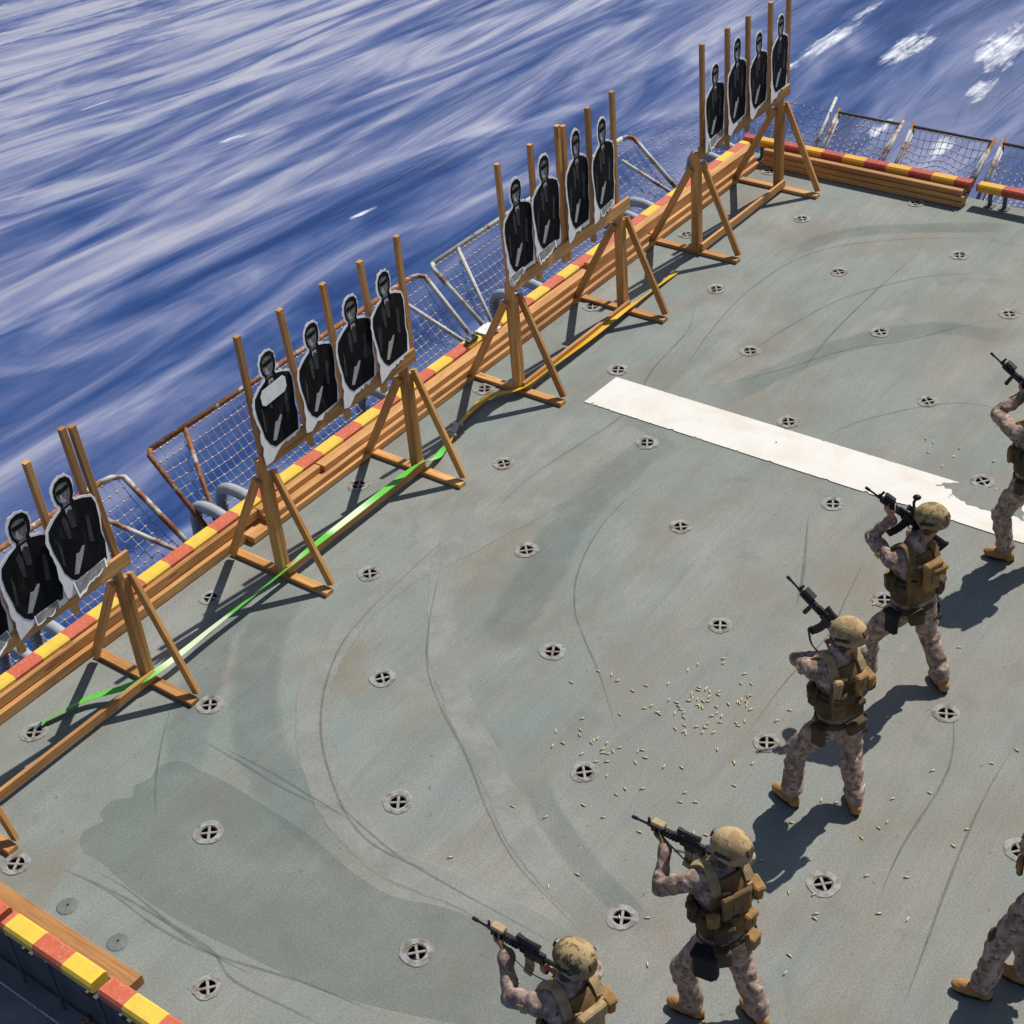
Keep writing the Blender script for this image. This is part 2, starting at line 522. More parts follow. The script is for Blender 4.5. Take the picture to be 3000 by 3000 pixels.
# worn marks on the deck, metres
MARKS = [[0.035,[[0.38,-1.45],[-0.28,-1.34],[-0.93,-1.36],[-1.53,-1.41],[-2.01,-1.52],[-2.47,-1.76],[-2.83,-2.04],[-3.13,-2.37],[-3.45,-2.85],[-3.59,-3.24],[-3.59,-3.72],[-3.6,-4.18],[-3.6,-4.71],[-3.61,-5.13],[-3.63,-5.51]]],[0.03,[[-0.12,-1.28],[-0.69,-1.6],[-1.34,-2.0],[-1.79,-2.35],[-2.1,-2.73],[-2.47,-3.31],[-2.84,-3.8],[-3.15,-4.31],[-3.34,-4.86],[-3.5,-5.29]]],[0.03,[[1.85,-2.51],[1.24,-2.46],[0.61,-2.51],[-0.03,-2.71],[-0.48,-2.99],[-0.74,-3.26],[-1.07,-3.65],[-1.44,-4.03],[-1.66,-4.25]]],[0.03,[[6.3,-4.37],[5.89,-3.92],[5.29,-3.51],[4.75,-3.01],[4.17,-2.67],[3.58,-2.29],[3.16,-1.88]]],[0.03,[[7.98,-3.69],[7.73,-2.91],[7.25,-2.16],[6.64,-1.62],[5.84,-1.42],[4.96,-1.42],[4.19,-1.53],[3.49,-1.68],[3.02,-1.74]]],[0.03,[[7.23,-3.99],[6.74,-3.09],[5.82,-2.47],[4.98,-2.23],[4.24,-2.11],[3.46,-1.97]]],[0.035,[[-5.1,-1.28],[-5.04,-1.85],[-5.07,-2.46],[-5.02,-2.96],[-4.85,-3.64],[-4.79,-3.98],[-4.72,-4.5]]],[0.035,[[-5.1,-1.28],[-5.03,-1.78],[-5.0,-2.33],[-5.02,-2.96],[-4.98,-3.45]]],[0.035,[[-4.98,-1.51],[-4.94,-1.92],[-4.99,-2.49],[-5.0,-2.95],[-5.1,-3.26],[-5.05,-3.82],[-5.02,-4.19]]],[0.03,[[-3.22,-0.69],[-3.69,-1.03],[-4.06,-1.35],[-4.38,-1.7]]],[0.03,[[-3.49,-1.23],[-3.5,-1.68],[-3.53,-2.3],[-3.49,-2.89]]],[0.03,[[-3.46,-1.39],[-3.45,-1.99],[-3.48,-2.6],[-3.51,-3.07]]],[0.03,[[1.61,-4.82],[0.97,-4.94],[0.36,-5.05],[-0.36,-5.03],[-1.15,-5.08]]],[0.035,[[0.13,-6.89],[-0.67,-6.92],[-1.47,-7.02],[-2.29,-7.16],[-2.9,-7.26]]],[0.035,[[0.19,-6.28],[-0.55,-6.57],[-1.49,-6.62],[-2.13,-6.72]]],[0.03,[[4.97,-0.92],[4.3,-1.25],[3.32,-1.38],[2.46,-1.6],[1.0,-1.42],[0.01,-1.5]]],[0.03,[[4.47,-5.12],[4.31,-4.44],[3.62,-3.83],[3.0,-3.55]]],[0.03,[[-3.39,-2.63],[-3.49,-3.05],[-3.58,-3.55],[-3.55,-3.89]]],[0.05,[[1.88,-4.06],[1.03,-4.46],[0.53,-4.65]]],[0.04,[[7.3,-2.7],[5.93,-2.68],[4.84,-2.71],[3.88,-2.83]]]]
LIGHT = [[0.3,[[1.79,-2.23],[1.32,-1.97],[0.58,-1.78],[-0.36,-1.53],[-0.93,-1.36],[-1.63,-1.38],[-2.34,-1.59],[-2.87,-1.98],[-3.25,-2.42],[-3.55,-3.0],[-3.66,-3.52],[-3.6,-4.08],[-3.58,-4.65],[-3.61,-5.13],[-3.72,-5.61]]],[0.26,[[0.72,-0.96],[-0.54,-1.55],[-1.28,-2.1],[-1.71,-2.48],[-2.13,-3.04],[-2.54,-3.65],[-2.97,-4.3],[-3.2,-4.9],[-3.33,-5.4]]]]
DARK = [[0.42,[[-1.89,-0.23],[-2.46,-0.45],[-2.99,-0.79],[-3.53,-1.17],[-3.91,-1.48]]],[0.5,[[-1.39,-0.44],[-2.23,-0.82],[-2.89,-1.33],[-3.36,-1.9],[-3.65,-2.64],[-3.79,-3.42]]],[0.5,[[2.34,-2.2],[1.43,-2.15],[0.63,-2.19],[-0.2,-2.41],[-0.97,-2.61],[-1.45,-2.63]]],[0.3,[[8.37,-3.53],[7.87,-2.57],[7.26,-1.73],[6.4,-1.32]]],[0.35,[[5.87,-4.55],[5.61,-3.61],[4.85,-2.96],[3.84,-2.53],[3.1,-2.31]]],[0.25,[[-2.34,-3.85],[-2.69,-4.35],[-2.95,-4.91],[-3.15,-5.5]]]]
PATCH = [[-4.83,-1.3],[-4.73,-1.24],[-4.57,-1.29],[-4.53,-1.2],[-4.38,-1.18],[-4.26,-1.29],[-4.17,-1.21],[-4.03,-1.26],[-3.91,-1.21],[-3.76,-1.32],[-3.75,-1.51],[-3.73,-1.85],[-3.75,-2.27],[-3.79,-2.83],[-3.88,-3.28],[-3.9,-3.72],[-3.78,-4.08],[-3.73,-4.48],[-3.79,-4.85],[-3.9,-5.25],[-4.22,-5.26],[-4.48,-4.87],[-4.65,-4.44],[-4.79,-3.98],[-4.85,-3.64],[-4.9,-3.06],[-4.94,-2.61],[-4.93,-2.02],[-4.87,-1.59],[-4.89,-1.43]]
WORN = [[2.87,-4.89],[3.03,-5.09],[3.07,-5.22],[3.07,-5.48],[3.05,-5.7],[2.74,-5.83],[2.75,-5.64],[2.71,-5.42],[2.75,-5.2],[2.87,-5.06]]
# ---------------------------------------------------------------- sea
CAPS = [(37.63, 13.93, 2.6, 0.8), (37.58, 11.05, 2.4, 0.7), (39.53, 8.52, 3.0, 1.0), (22.63, 32.39, 0.9, 0.25), (20.37, 20.72, 0.8, 0.22), (22.28, 44.03, 1.0, 0.2), (34.71, 14.1, 1.2, 0.4), (40.61, 14.12, 1.6, 0.4), (31.81, 7.26, 1.2, 0.35), (35.88, 7.92, 1.4, 0.4), (31.53, 9.09, 1.0, 0.3)]

def make_sea():
    def axis(lo, hi, c, n):
        t = np.linspace(-1, 1, n)
        s = np.sinh(t * 5.2) / math.sinh(5.2)
        return np.where(s < 0, c + s * (c - lo), c + s * (hi - c))
    xs = axis(-4000, 6000, 18, 260)
    ys = axis(-4000, 6000, 18, 260)
    # dense regular part where the sea is near
    xs = np.unique(np.concatenate([xs[(xs < -12) | (xs > 56)], np.arange(-12, 56.01, .4)]))
    ys = np.unique(np.concatenate([ys[(ys < -2) | (ys > 56)], np.arange(-2, 56.01, .3)]))
    X, Y = np.meshgrid(xs, ys)
    hx = .0012 * np.clip(Y - 12, 0, 60) ** 2
    U = X; V = Y + np.clip(X, 0, 80) * hx / 1.0
    rng = np.random.RandomState(3)
    Z = np.zeros_like(X)
    for i in range(46):
        lam = 1.6 * (14 / 1.6) ** rng.rand()
        a = .013 * lam ** .9 * rng.uniform(.5, 1)
        th = rng.normal(0, .28) + math.pi / 2          # crests run roughly along the ship
        k = 2 * math.pi / lam
        Z += a * np.sin(k * (np.cos(th) * U + np.sin(th) * V) + rng.rand() * 6.28)
    fade = np.exp(-np.maximum(0, np.hypot(X - 20, Y - 20) - 60) / 60)
    Z = Z * fade * .45 - 10.0
    v = np.stack([X, Y, Z], -1).reshape(-1, 3)
    ny, nx = X.shape
    i = np.arange(ny * nx).reshape(ny, nx)
    f = np.stack([i[:-1, :-1], i[:-1, 1:], i[1:, 1:], i[1:, :-1]], -1).reshape(-1, 4)
    me = bpy.data.meshes.new("sea")
    me.vertices.add(len(v)); me.vertices.foreach_set('co', v.ravel())
    me.loops.add(f.size); me.loops.foreach_set('vertex_index', f.ravel().astype(np.int32))
    me.polygons.add(len(f)); me.polygons.foreach_set('loop_start', np.arange(0, f.size, 4).astype(np.int32))
    me.polygons.foreach_set('loop_total', np.full(len(f), 4, np.int32))
    ul = me.uv_layers.new(name="UVMap")
    uv = np.stack([U, V], -1).reshape(-1, 2)[f.ravel()]
    ul.data.foreach_set('uv', uv.ravel())
    me.update(); me.validate()
    me.polygons.foreach_set('use_smooth', [True] * len(f))
    o = bpy.data.objects.new("sea", me); COL.objects.link(o)
    g = NT("sea_water")
    uvn = g.co('UV')
    # motion-blur streaks and pale sky glare painted in: noise stretched along the ship's course
    w1 = g.noise(g.mp(uvn, (.095, .26, 1), (3, 8, 0)), 1.0, 4, .5, 1.5)
    w2 = g.noise(g.mp(uvn, (.15, .95, 1), (7, 3, 0)), 1.0, 4, .5, 1.1)
    w3 = g.noise(g.mp(uvn, (.30, 3.6, 1), (1, 9, 0)), 1.0, 4, .55, .7)
    s = g.math('ADD', g.math('MULTIPLY', w1, .72), g.math('ADD', g.math('MULTIPLY', w2, .20), g.math('MULTIPLY', w3, .08)))
    # sky glare painted into the colour: blue by the ship, paler further out
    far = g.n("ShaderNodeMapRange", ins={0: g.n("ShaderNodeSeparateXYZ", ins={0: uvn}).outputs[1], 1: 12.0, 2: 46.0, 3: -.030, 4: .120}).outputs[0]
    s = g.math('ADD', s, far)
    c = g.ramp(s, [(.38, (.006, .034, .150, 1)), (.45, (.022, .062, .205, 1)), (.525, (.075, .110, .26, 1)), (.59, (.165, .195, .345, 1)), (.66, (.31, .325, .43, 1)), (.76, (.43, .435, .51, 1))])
    # scattered whitecaps, drawn out the same way
    sep = g.n("ShaderNodeSeparateXYZ", ins={0: uvn})
    fs = g.noise(g.mp(uvn, (.45, 5.5, 1), (2, 2, 0)), 1.0, 5, .65, .2)
    spots = None
    for (x, y, rx, ry) in CAPS:
        a = g.math('DIVIDE', g.math('SUBTRACT', sep.outputs[0], x), rx); b = g.math('DIVIDE', g.math('SUBTRACT', sep.outputs[1], y), ry)
        q = g.math('SUBTRACT', 1.0, g.math('ADD', g.math('MULTIPLY', a, a), g.math('MULTIPLY', b, b)))
        q = g.math('MAXIMUM', q, 0.0)
        spots = q if spots is None else g.math('MAXIMUM', spots, q)
    fo = g.noise(g.mp(uvn, (.3, .9, 1), (13, 4.4, 0)), 1.0, 2, .5, .4)
    foam = g.ramp(g.math('ADD', fo, g.math('MULTIPLY', g.math('SUBTRACT', fs, .5), .6)), [(.84, 0), (.98, .6)])
    fb = g.noise(g.mp(uvn, (.9, 2.6, 1), (5, 1, 0), (0, 0, .12)), 1.0, 5, .68, .5)
    sp2 = g.math('ADD', g.math('MULTIPLY', g.math('POWER', spots, .8), .75), g.math('ADD', g.math('MULTIPLY', g.math('SUBTRACT', fs, .5), 1.3), g.math('MULTIPLY', g.math('SUBTRACT', fb, .5), 1.6)))
    foam2 = g.math('MULTIPLY', g.ramp(sp2, [(.40, 0), (1.15, .9)]), g.ramp(spots, [(0, 0), (.25, 1)]))
    foam = g.math('MAXIMUM', foam, foam2)
    c = g.mix(foam, c, (.88, .89, .92, 1))
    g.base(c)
    g.rough(g.ramp(foam, [(0, .52), (1, .8)]))
    g.b.inputs['IOR'].default_value = 1.38
    g.bump(w2, .22, .35)
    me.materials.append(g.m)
    return tag(o, kind='structure')
make_sea()

# ---------------------------------------------------------------- deck (an elevator platform)
DX0, DX1, DY0, DY1 = -5.66, 8.86, -13.1, 0.60     # platform outline
PX, PY = 2.1, 1.05                                # tie-down pattern: rows 1.05 apart, staggered by half
HOLE = .064
TIES = []
def make_deck():
    mb = MB(); NH = 16
    rows = range(-1, 13)
    for r in rows:
        yc = -PY * r
        y0, y1 = max(DY0, yc - PY/2), min(DY1, yc + PY/2)
        if y1 <= y0: continue
        x = DX0; k0 = math.floor((DX0 + PX/2 * r) / PX) - 2
        edges = []
        for k in range(k0, k0 + 16):
            xc = PX * k - PX/2 * r
            if xc - PX/2 > DX1 or xc + PX/2 < DX0: continue
            a, b = max(DX0, xc - PX/2), min(DX1, xc + PX/2)
            hole = (a < xc - .25 and b > xc + .25 and y0 < yc - .2 and y1 > yc + .2 and -1 < r)
            if hole and (xc > 8.4 or yc > -.0 + .3): hole = False
            if not hole:
                mb._add([(a, y0, 0), (b, y0, 0), (b, y1, 0), (a, y1, 0)], [(0, 1, 2, 3)], 0)
                continue
            TIES.append((xc, yc))
            ring = [(xc + HOLE*math.cos(2*math.pi*i/NH), yc + HOLE*math.sin(2*math.pi*i/NH), 0) for i in range(NH)]
            out = []
            for i in range(NH):      # matching points on the rectangle
                t = 2*math.pi*i/NH; cx, cy = math.cos(t), math.sin(t)
                sx = (b-xc if cx > 0 else xc-a) / max(1e-9, abs(cx)); sy = (y1-yc if cy > 0 else yc-y0) / max(1e-9, abs(cy))
                q = min(sx, sy); out.append((xc+cx*q, yc+cy*q, 0))
            corners = [(b, y1, 0), (a, y1, 0), (a, y0, 0), (b, y0, 0)]
            vs = ring + out + corners
            fs = []
            for i in range(NH):
                j = (i+1) % NH
                p, q = out[i], out[j]
                cn = None
                for ci, cc in enumerate(corners):
                    onp = abs(p[0]-cc[0]) < 1e-6 or abs(p[1]-cc[1]) < 1e-6
                    onq = abs(q[0]-cc[0]) < 1e-6 or abs(q[1]-cc[1]) < 1e-6
                    same = (abs(p[0]-q[0]) < 1e-6) or (abs(p[1]-q[1]) < 1e-6)
                    if onp and onq and not same: cn = ci
                if cn is None: fs.append((i, NH+i, NH+j, j))
                else: fs.append((i, NH+i, 2*NH+cn, NH+j, j))
            mb._add(vs, fs, 0)
    # sides of the platform
    z = -1.1
    for a, b in (((DX0, DY1), (DX0, DY0)), ((DX0, DY1), (DX1, DY1)), ((DX1, DY1), (DX1, DY0)), ((DX0, DY0), (DX1, DY0))):
        mb._add([(*a, 0), (*b, 0), (*b, z), (*a, z)], [(0, 1, 2, 3)], 1)
    mb._add([(DX0, DY0, z), (DX1, DY0, z), (DX1, DY1, z), (DX0, DY1, z)], [(0, 1, 2, 3)], 1)
    return tag(mb.build("deck", [M_DECK, M_DKGREY]), kind='structure')
make_deck()

def flat_poly(pts, z, name, mat):
    mb = MB(); mb._add([(x, y, z) for x, y in pts], [tuple(range(len(pts)))], 0)
    bm = bmesh.new(); vs = [bm.verts.new((x, y, z)) for x, y in pts]; bm.faces.new(vs)
    bmesh.ops.triangulate(bm, faces=bm.faces[:])
    for f in bm.faces:
        f.normal_update()
        if f.normal.z < 0: f.normal_flip()
    me = bpy.data.meshes.new(name); bm.to_mesh(me); bm.free(); me.materials.append(mat)
    o = bpy.data.objects.new(name, me); COL.objects.link(o)
    return tag(o, kind='structure')

flat_poly([q[:2] for q in smooth_path([p + [0] for p in PATCH], 3)], .0015, "fresh_deck_coating", M_PATCH)
mb = MB()
for i, (w, L) in enumerate(DARK): mb.ribbon(smooth_path([p + [0.003 + .00012*i] for p in L], 5), w)
tag(mb.build("dark_deck_bands", M_BANDD), kind='structure')
mb = MB()
for i, (w, L) in enumerate(LIGHT): mb.ribbon(smooth_path([p + [0.0045 + .00012*i] for p in L], 6), w)
tag(mb.build("pale_deck_bands", M_BANDL), kind='structure')
mb = MB()
for i, (w, L) in enumerate(MARKS): mb.ribbon(smooth_path([p + [0.006 + .00008*i] for p in L], 6), w*.68, taper=True)
tag(mb.build("tyre_marks", M_TYRE), kind='structure')
mb = MB()
mb._add([(2.42, -9.0, .0085), (3.02, -9.0, .0085), (3.01, -1.12, .0085), (2.42, -1.10, .0085)], [(0, 1, 2, 3)], 0)
tag(mb.build("white_deck_stripe", M_WHITE), kind='structure')
def ragged(P, n=6, a=.028, seed=2):
    rr = random.Random(seed); out = []
    for i in range(len(P)):
        p, q = P[i], P[(i+1) % len(P)]
        for k in range(n):
            t = k/n; f = math.sin(math.pi*t)
            out.append((p[0]+(q[0]-p[0])*t + rr.uniform(-a, a)*f, p[1]+(q[1]-p[1])*t + rr.uniform(-a, a)*f))
    return out
flat_poly(ragged(WORN), .0105, "worn_bare_patch", M_DECK)

# tie-down sockets
def make_tie():
    t = thing("tie_down_socket", "round tie-down socket with four dark openings in a pale ring on the grey deck", "tie-down", (0, 0, 0), 0, "tie-down sockets in the deck")
    mb = MB(); n = 24
    rr = random.Random(4)
    ro = [.108 + rr.uniform(-.006, .006) for _ in range(n)]
    vs = [(HOLE*1.0*math.cos(2*math.pi*i/n), HOLE*math.sin(2*math.pi*i/n), 0.0098) for i in range(n)] + [(ro[i]*math.cos(2*math.pi*i/n), ro[i]*math.sin(2*math.pi*i/n), 0.0098) for i in range(n)]
    mb._add(vs, [(i, n+i, n+(i+1) % n, (i+1) % n) for i in range(n)], 0)
    mb.build("ring", M_RING, t)
    mb = MB()
    vs = [((HOLE+.0015)*math.cos(2*math.pi*i/n), (HOLE+.0015)*math.sin(2*math.pi*i/n), z) for z in (.002, -.075) for i in range(n)]
    mb._add(vs, [(i, (i+1) % n, n+(i+1) % n, n+i) for i in range(n)] + [tuple(range(n, 2*n))], 0)
    mb.build("cup", M_BLACK, t)
    mb = MB()
    mb.bar((-.066, 0, -.004), (.066, 0, -.004), .022, .02)
    mb.bar((0, -.066, -.0035), (0, .066, -.0035), .022, .02)
    mb.build("cross_bar", grime(m_plain("worn_steel", (.29, .29, .28), .6, .2, 20)), t)
    return t
proto = make_tie()
for i, (x, y) in enumerate(TIES):
    o = proto if i == 0 else copy_tree(proto)
    for q in kids(o):
        if q.name.startswith('ring'): k = random.uniform(.97, 1.16); q.scale = (k, k*random.uniform(.95, 1.05), 1); q.rotation_euler = (0, 0, random.uniform(0, 6))
    o.location = (x, y, 0); o.rotation_euler = (0, 0, math.radians(38 + random.uniform(-14, 14)))
for i, (x, y, lab) in enumerate(((-5.31, -1.72, "filled-in grey tie-down plug nearer the corner of the deck"), (-5.33, -2.3, "filled-in grey tie-down plug with a dark centre hole beside the timber end"))):
    t = thing("filled_tie_down", lab, "tie-down", (x, y, 0), 0, "filled tie-downs near the corner")
    mb = MB(); n = 20
    mb._add([(.075*math.cos(2*math.pi*k/n), .075*math.sin(2*math.pi*k/n), .007) for k in range(n)] + [(.085*math.cos(2*math.pi*k/n), .085*math.sin(2*math.pi*k/n), .0) for k in range(n)],
            [tuple(range(n))] + [(k, n+k, n+(k+1) % n, (k+1) % n) for k in range(n)], 0)
    mb.build("plug_disc", M_PLUG, t)
    mb = MB(); mb.tube([(0.01, 0.005, .004), (0.01, .005, .0085)], .011, 8); mb.build("centre_hole", M_BLACK, t)

# ---------------------------------------------------------------- coamings
def coaming(name, label, a, b, mat, w=.15, h=.10, zt=.255, legs=(), horizontal='x', group="red and yellow edge coamings"):
    t = thing(name, label, "edge bar", ((a[0]+b[0])/2, (a[1]+b[1])/2, 0), 0, group)
    c = Vector(t.location)
    mb = MB(); mb.bar(Vector((*a, zt-h/2)) - c, Vector((*b, zt-h/2)) - c, w, h, bev=.02)
    o = mb.build("painted_bar", mat, t)
    o.location = -Vector((0, 0, 0))
    # keep the paint pattern in world position: mesh in world coordinates around the thing's base
    for v in o.data.vertices: v.co += Vector((c.x, c.y, 0))
    o.location = (-c.x, -c.y, 0)
    for p in legs:
        mb = MB()
        mb.rbox((p[0]-c.x, p[1]-c.y, (zt-h)/2+.006), (.035, .05, zt-h+.01), None, .006)
        mb.rbox((p[0]-c.x, p[1]-c.y, .008), (.12, .12, .014), None, .004)
        mb.build("stanchion", M_DKGREY, t)
    return t
lx = [(-6.2, .50)] + [(x, .50) for x in np.arange(-4.6, 8.6, 1.45)]
coaming("edge_coaming", "long red and yellow painted coaming along the seaward edge behind the timbers", (-7.6, .50), (8.62, .50), M_BAR_X, legs=lx)
coaming("edge_coaming", "red and yellow coaming on the far edge behind the stacked timbers", (8.73, .56), (8.73, -2.68), M_BAR_Y, zt=.29, legs=[(8.73, .3), (8.73, -1.0), (8.73, -2.3)])
coaming("edge_coaming", "red and yellow coaming on the far edge right of the stacked timbers", (8.74, -2.76), (8.74, -6.6), M_BAR_Y, zt=.29, legs=[(8.74, -2.93), (8.74, -3.12), (8.74, -4.3), (8.74, -5.6)])
coaming("edge_coaming", "short red coaming piece at the near corner of the platform", (-5.73, .40), (-5.73, -1.58), M_BAR_N, w=.16, legs=[(-5.73, 0.1), (-5.73, -1.4)])
coaming("edge_coaming", "red and yellow coaming beside the flat timber on the near edge", (-5.73, -1.64), (-5.73, -2.62), M_BAR_N, w=.16, legs=[(-5.73, -1.8), (-5.73, -2.5)])
coaming("edge_coaming", "chipped red and yellow coaming running past the timber end on the near edge", (-5.73, -2.70), (-5.73, -4.6), M_BAR_N, w=.16, legs=[(-5.73, -2.85), (-5.73, -3.9)])

# ---------------------------------------------------------------- timbers
def timber(label, a, b, w, h, up=(0, 0, 1), group="timbers lying along the deck edge"):
    a = Vector(a); b = Vector(b); c = (a + b) / 2
    mb = MB(); mb.bar(a - c, b - c, w, h, up, bev=.007)
    o = mb.build("timber", M_TIMBER); o.location = c
    return tag(o, label, "timber", group)
Z0 = .004
# near half of the seaward edge: one board on another
timber("lower front timber along the seaward edge, left of the frame with the white-patched target", (-7.5, .372, Z0+.052), (-1.30, .365, Z0+.052), .096, .104)
timber("upper timber along the seaward edge, left of the frame with the white-patched target", (-7.5, .394, Z0+.162), (-1.05, .388, Z0+.162), .052, .106)
timber("lowest timber of the seaward row behind the frame with the white-patched target", (-1.28, .315, Z0+.036), (2.9, .310, Z0+.036), .20, .072)
timber("middle timber of the seaward row behind the frame with the white-patched target", (-1.02, .330, Z0+.110), (3.0, .327, Z0+.110), .17, .070)
timber("top timber of the seaward row behind the frame with the white-patched target", (-.15, .352, Z0+.182), (4.6, .348, Z0+.182), .125, .070)
timber("short top timber butting against the next one just right of the white-patched target", (-1.04, .372, Z0+.182), (-.17, .370, Z0+.182), .085, .070)
timber("lowest timber of the seaward row towards the far corner", (2.93, .300, Z0+.036), (8.46, .295, Z0+.036), .20, .072)
timber("middle timber of the seaward row towards the far corner", (3.03, .322, Z0+.110), (5.85, .320, Z0+.110), .16, .070)
timber("wide upper timber of the seaward row towards the far corner", (4.63, .345, Z0+.215), (8.5, .342, Z0+.215), .11, .135)
timber("middle timber of the seaward row ending at the far corner", (5.88, .322, Z0+.110), (8.46, .318, Z0+.110), .15, .070)
# far edge stack
timber("lowest timber of the stack along the far edge", (8.60, .17, Z0+.036), (8.60, -2.64, Z0+.036), .17, .072)
timber("second timber of the stack along the far edge", (8.605, .175, Z0+.110), (8.605, -2.66, Z0+.110), .15, .070)
timber("third timber of the stack along the far edge", (8.61, .18, Z0+.182), (8.61, -2.63, Z0+.182), .135, .068)
# near edge
timber("wide flat orange timber beside the near red and yellow coaming", (-5.545, .34, Z0+.045), (-5.545, -2.74, Z0+.045), .15, .09)

# ---------------------------------------------------------------- target frames
YB = -.36
def leg_unit(x, parent, k, mir=1, H=1.32):
    """upright of doubled boards, ground foot and two braces"""
    mb = MB()
    mb.bar((x-.024, YB, .046), (x-.024, YB, H), .048, .105, (0, 1, 0))
    mb.bar((x+.0245, YB-.004, .046), (x+.0245, YB-.004, H-.16), .046, .098, (0, 1, 0))
    mb.build("upright", M_WOOD, parent)
    mb = MB()
    mb.bar((x, -.94, .024), (x, .30, .024), .096, .042); mb.build("foot", M_WOOD, parent)
    for s, y0 in ((-1, -.90), (1, .24)):
        mb = MB()
        off = .070 if s < 0 else -.073
        mb.bar((x+off, y0, .062), (x+off, YB + s*.035, 1.17 if s < 0 else 1.12), .043, .078, (0, 1, 0))
        mb.build("brace", M_WOOD, parent)
def frame(label, xl, xr, posts, px=None, zt=2.6, beam=(1.275, 1.415)):
    t = thing("target_frame", label, "target frame", ((xl+xr)/2, YB, 0), 0, "wooden target frames")
    off = Vector(t.location)
    before = set(bpy.data.objects)
    leg_unit(xl, t, 0); leg_unit(xr, t, 1)
    mb = MB(); mb.bar((xl-.07, YB-.083, (beam[0]+beam[1])/2), (xr+.07, YB-.083, (beam[0]+beam[1])/2+.01), .036, beam[1]-beam[0]); mb.build("crossbeam", M_WOOD, t)
    mb = MB(); mb.bar((xl-.02, YB-.075, .095), (xr+.02, YB-.075, .095), .038, .092); mb.build("ground_rail", M_WOOD, t)
    for p in posts:
        x = p[0]; z1 = p[1] if len(p) > 1 else zt; z0 = p[2] if len(p) > 2 else 1.15; dx = p[3] if len(p) > 3 else 0
        if abs(x-xl) < .2 or abs(x-xr) < .2: z0 = 1.325
        mb = MB(); mb.bar((x+dx, YB-.037, z0), (x, YB-.037, z1), .056, .05, (0, 1, 0))
        mb.build("post", M_WOOD, t)
    for o in set(bpy.data.objects) - before:
        o.location = -off
    return t
frame("nearest wooden target frame, cut by the left edge, with the doubled post", -5.18, -3.21, [(-4.8,), (-4.28,), (-3.76, 2.65, 1.15, .04), (-3.385, 2.74, 1.1, .07), (-3.295, 2.71, 1.1, .08)])
frame("wooden target frame holding the target with the big white patch", -1.48, .515, [(-1.51, 2.60, .9, .02), (-.985, 2.60, 1.15, .09), (-.43, 2.59, 1.15, .05), (.07, 2.58, 1.15, .08), (.595, 2.60, .95, .0)])
frame("wooden target frame behind the white stripe's end, with a doubled post in the middle", 2.26, 4.30, [(2.16, 2.69, .95, .04), (2.71, 2.68), (3.18, 2.70), (3.285, 2.66, 1.15, -.04), (3.73, 2.69), (4.19, 2.70, 1.0)])
frame("farthest wooden target frame at the corner of the deck", 5.95, 7.98, [(6.03, 2.60, .2), (6.60, 2.60), (7.08, 2.59), (7.62, 2.58), (8.07, 2.58, 1.0)])

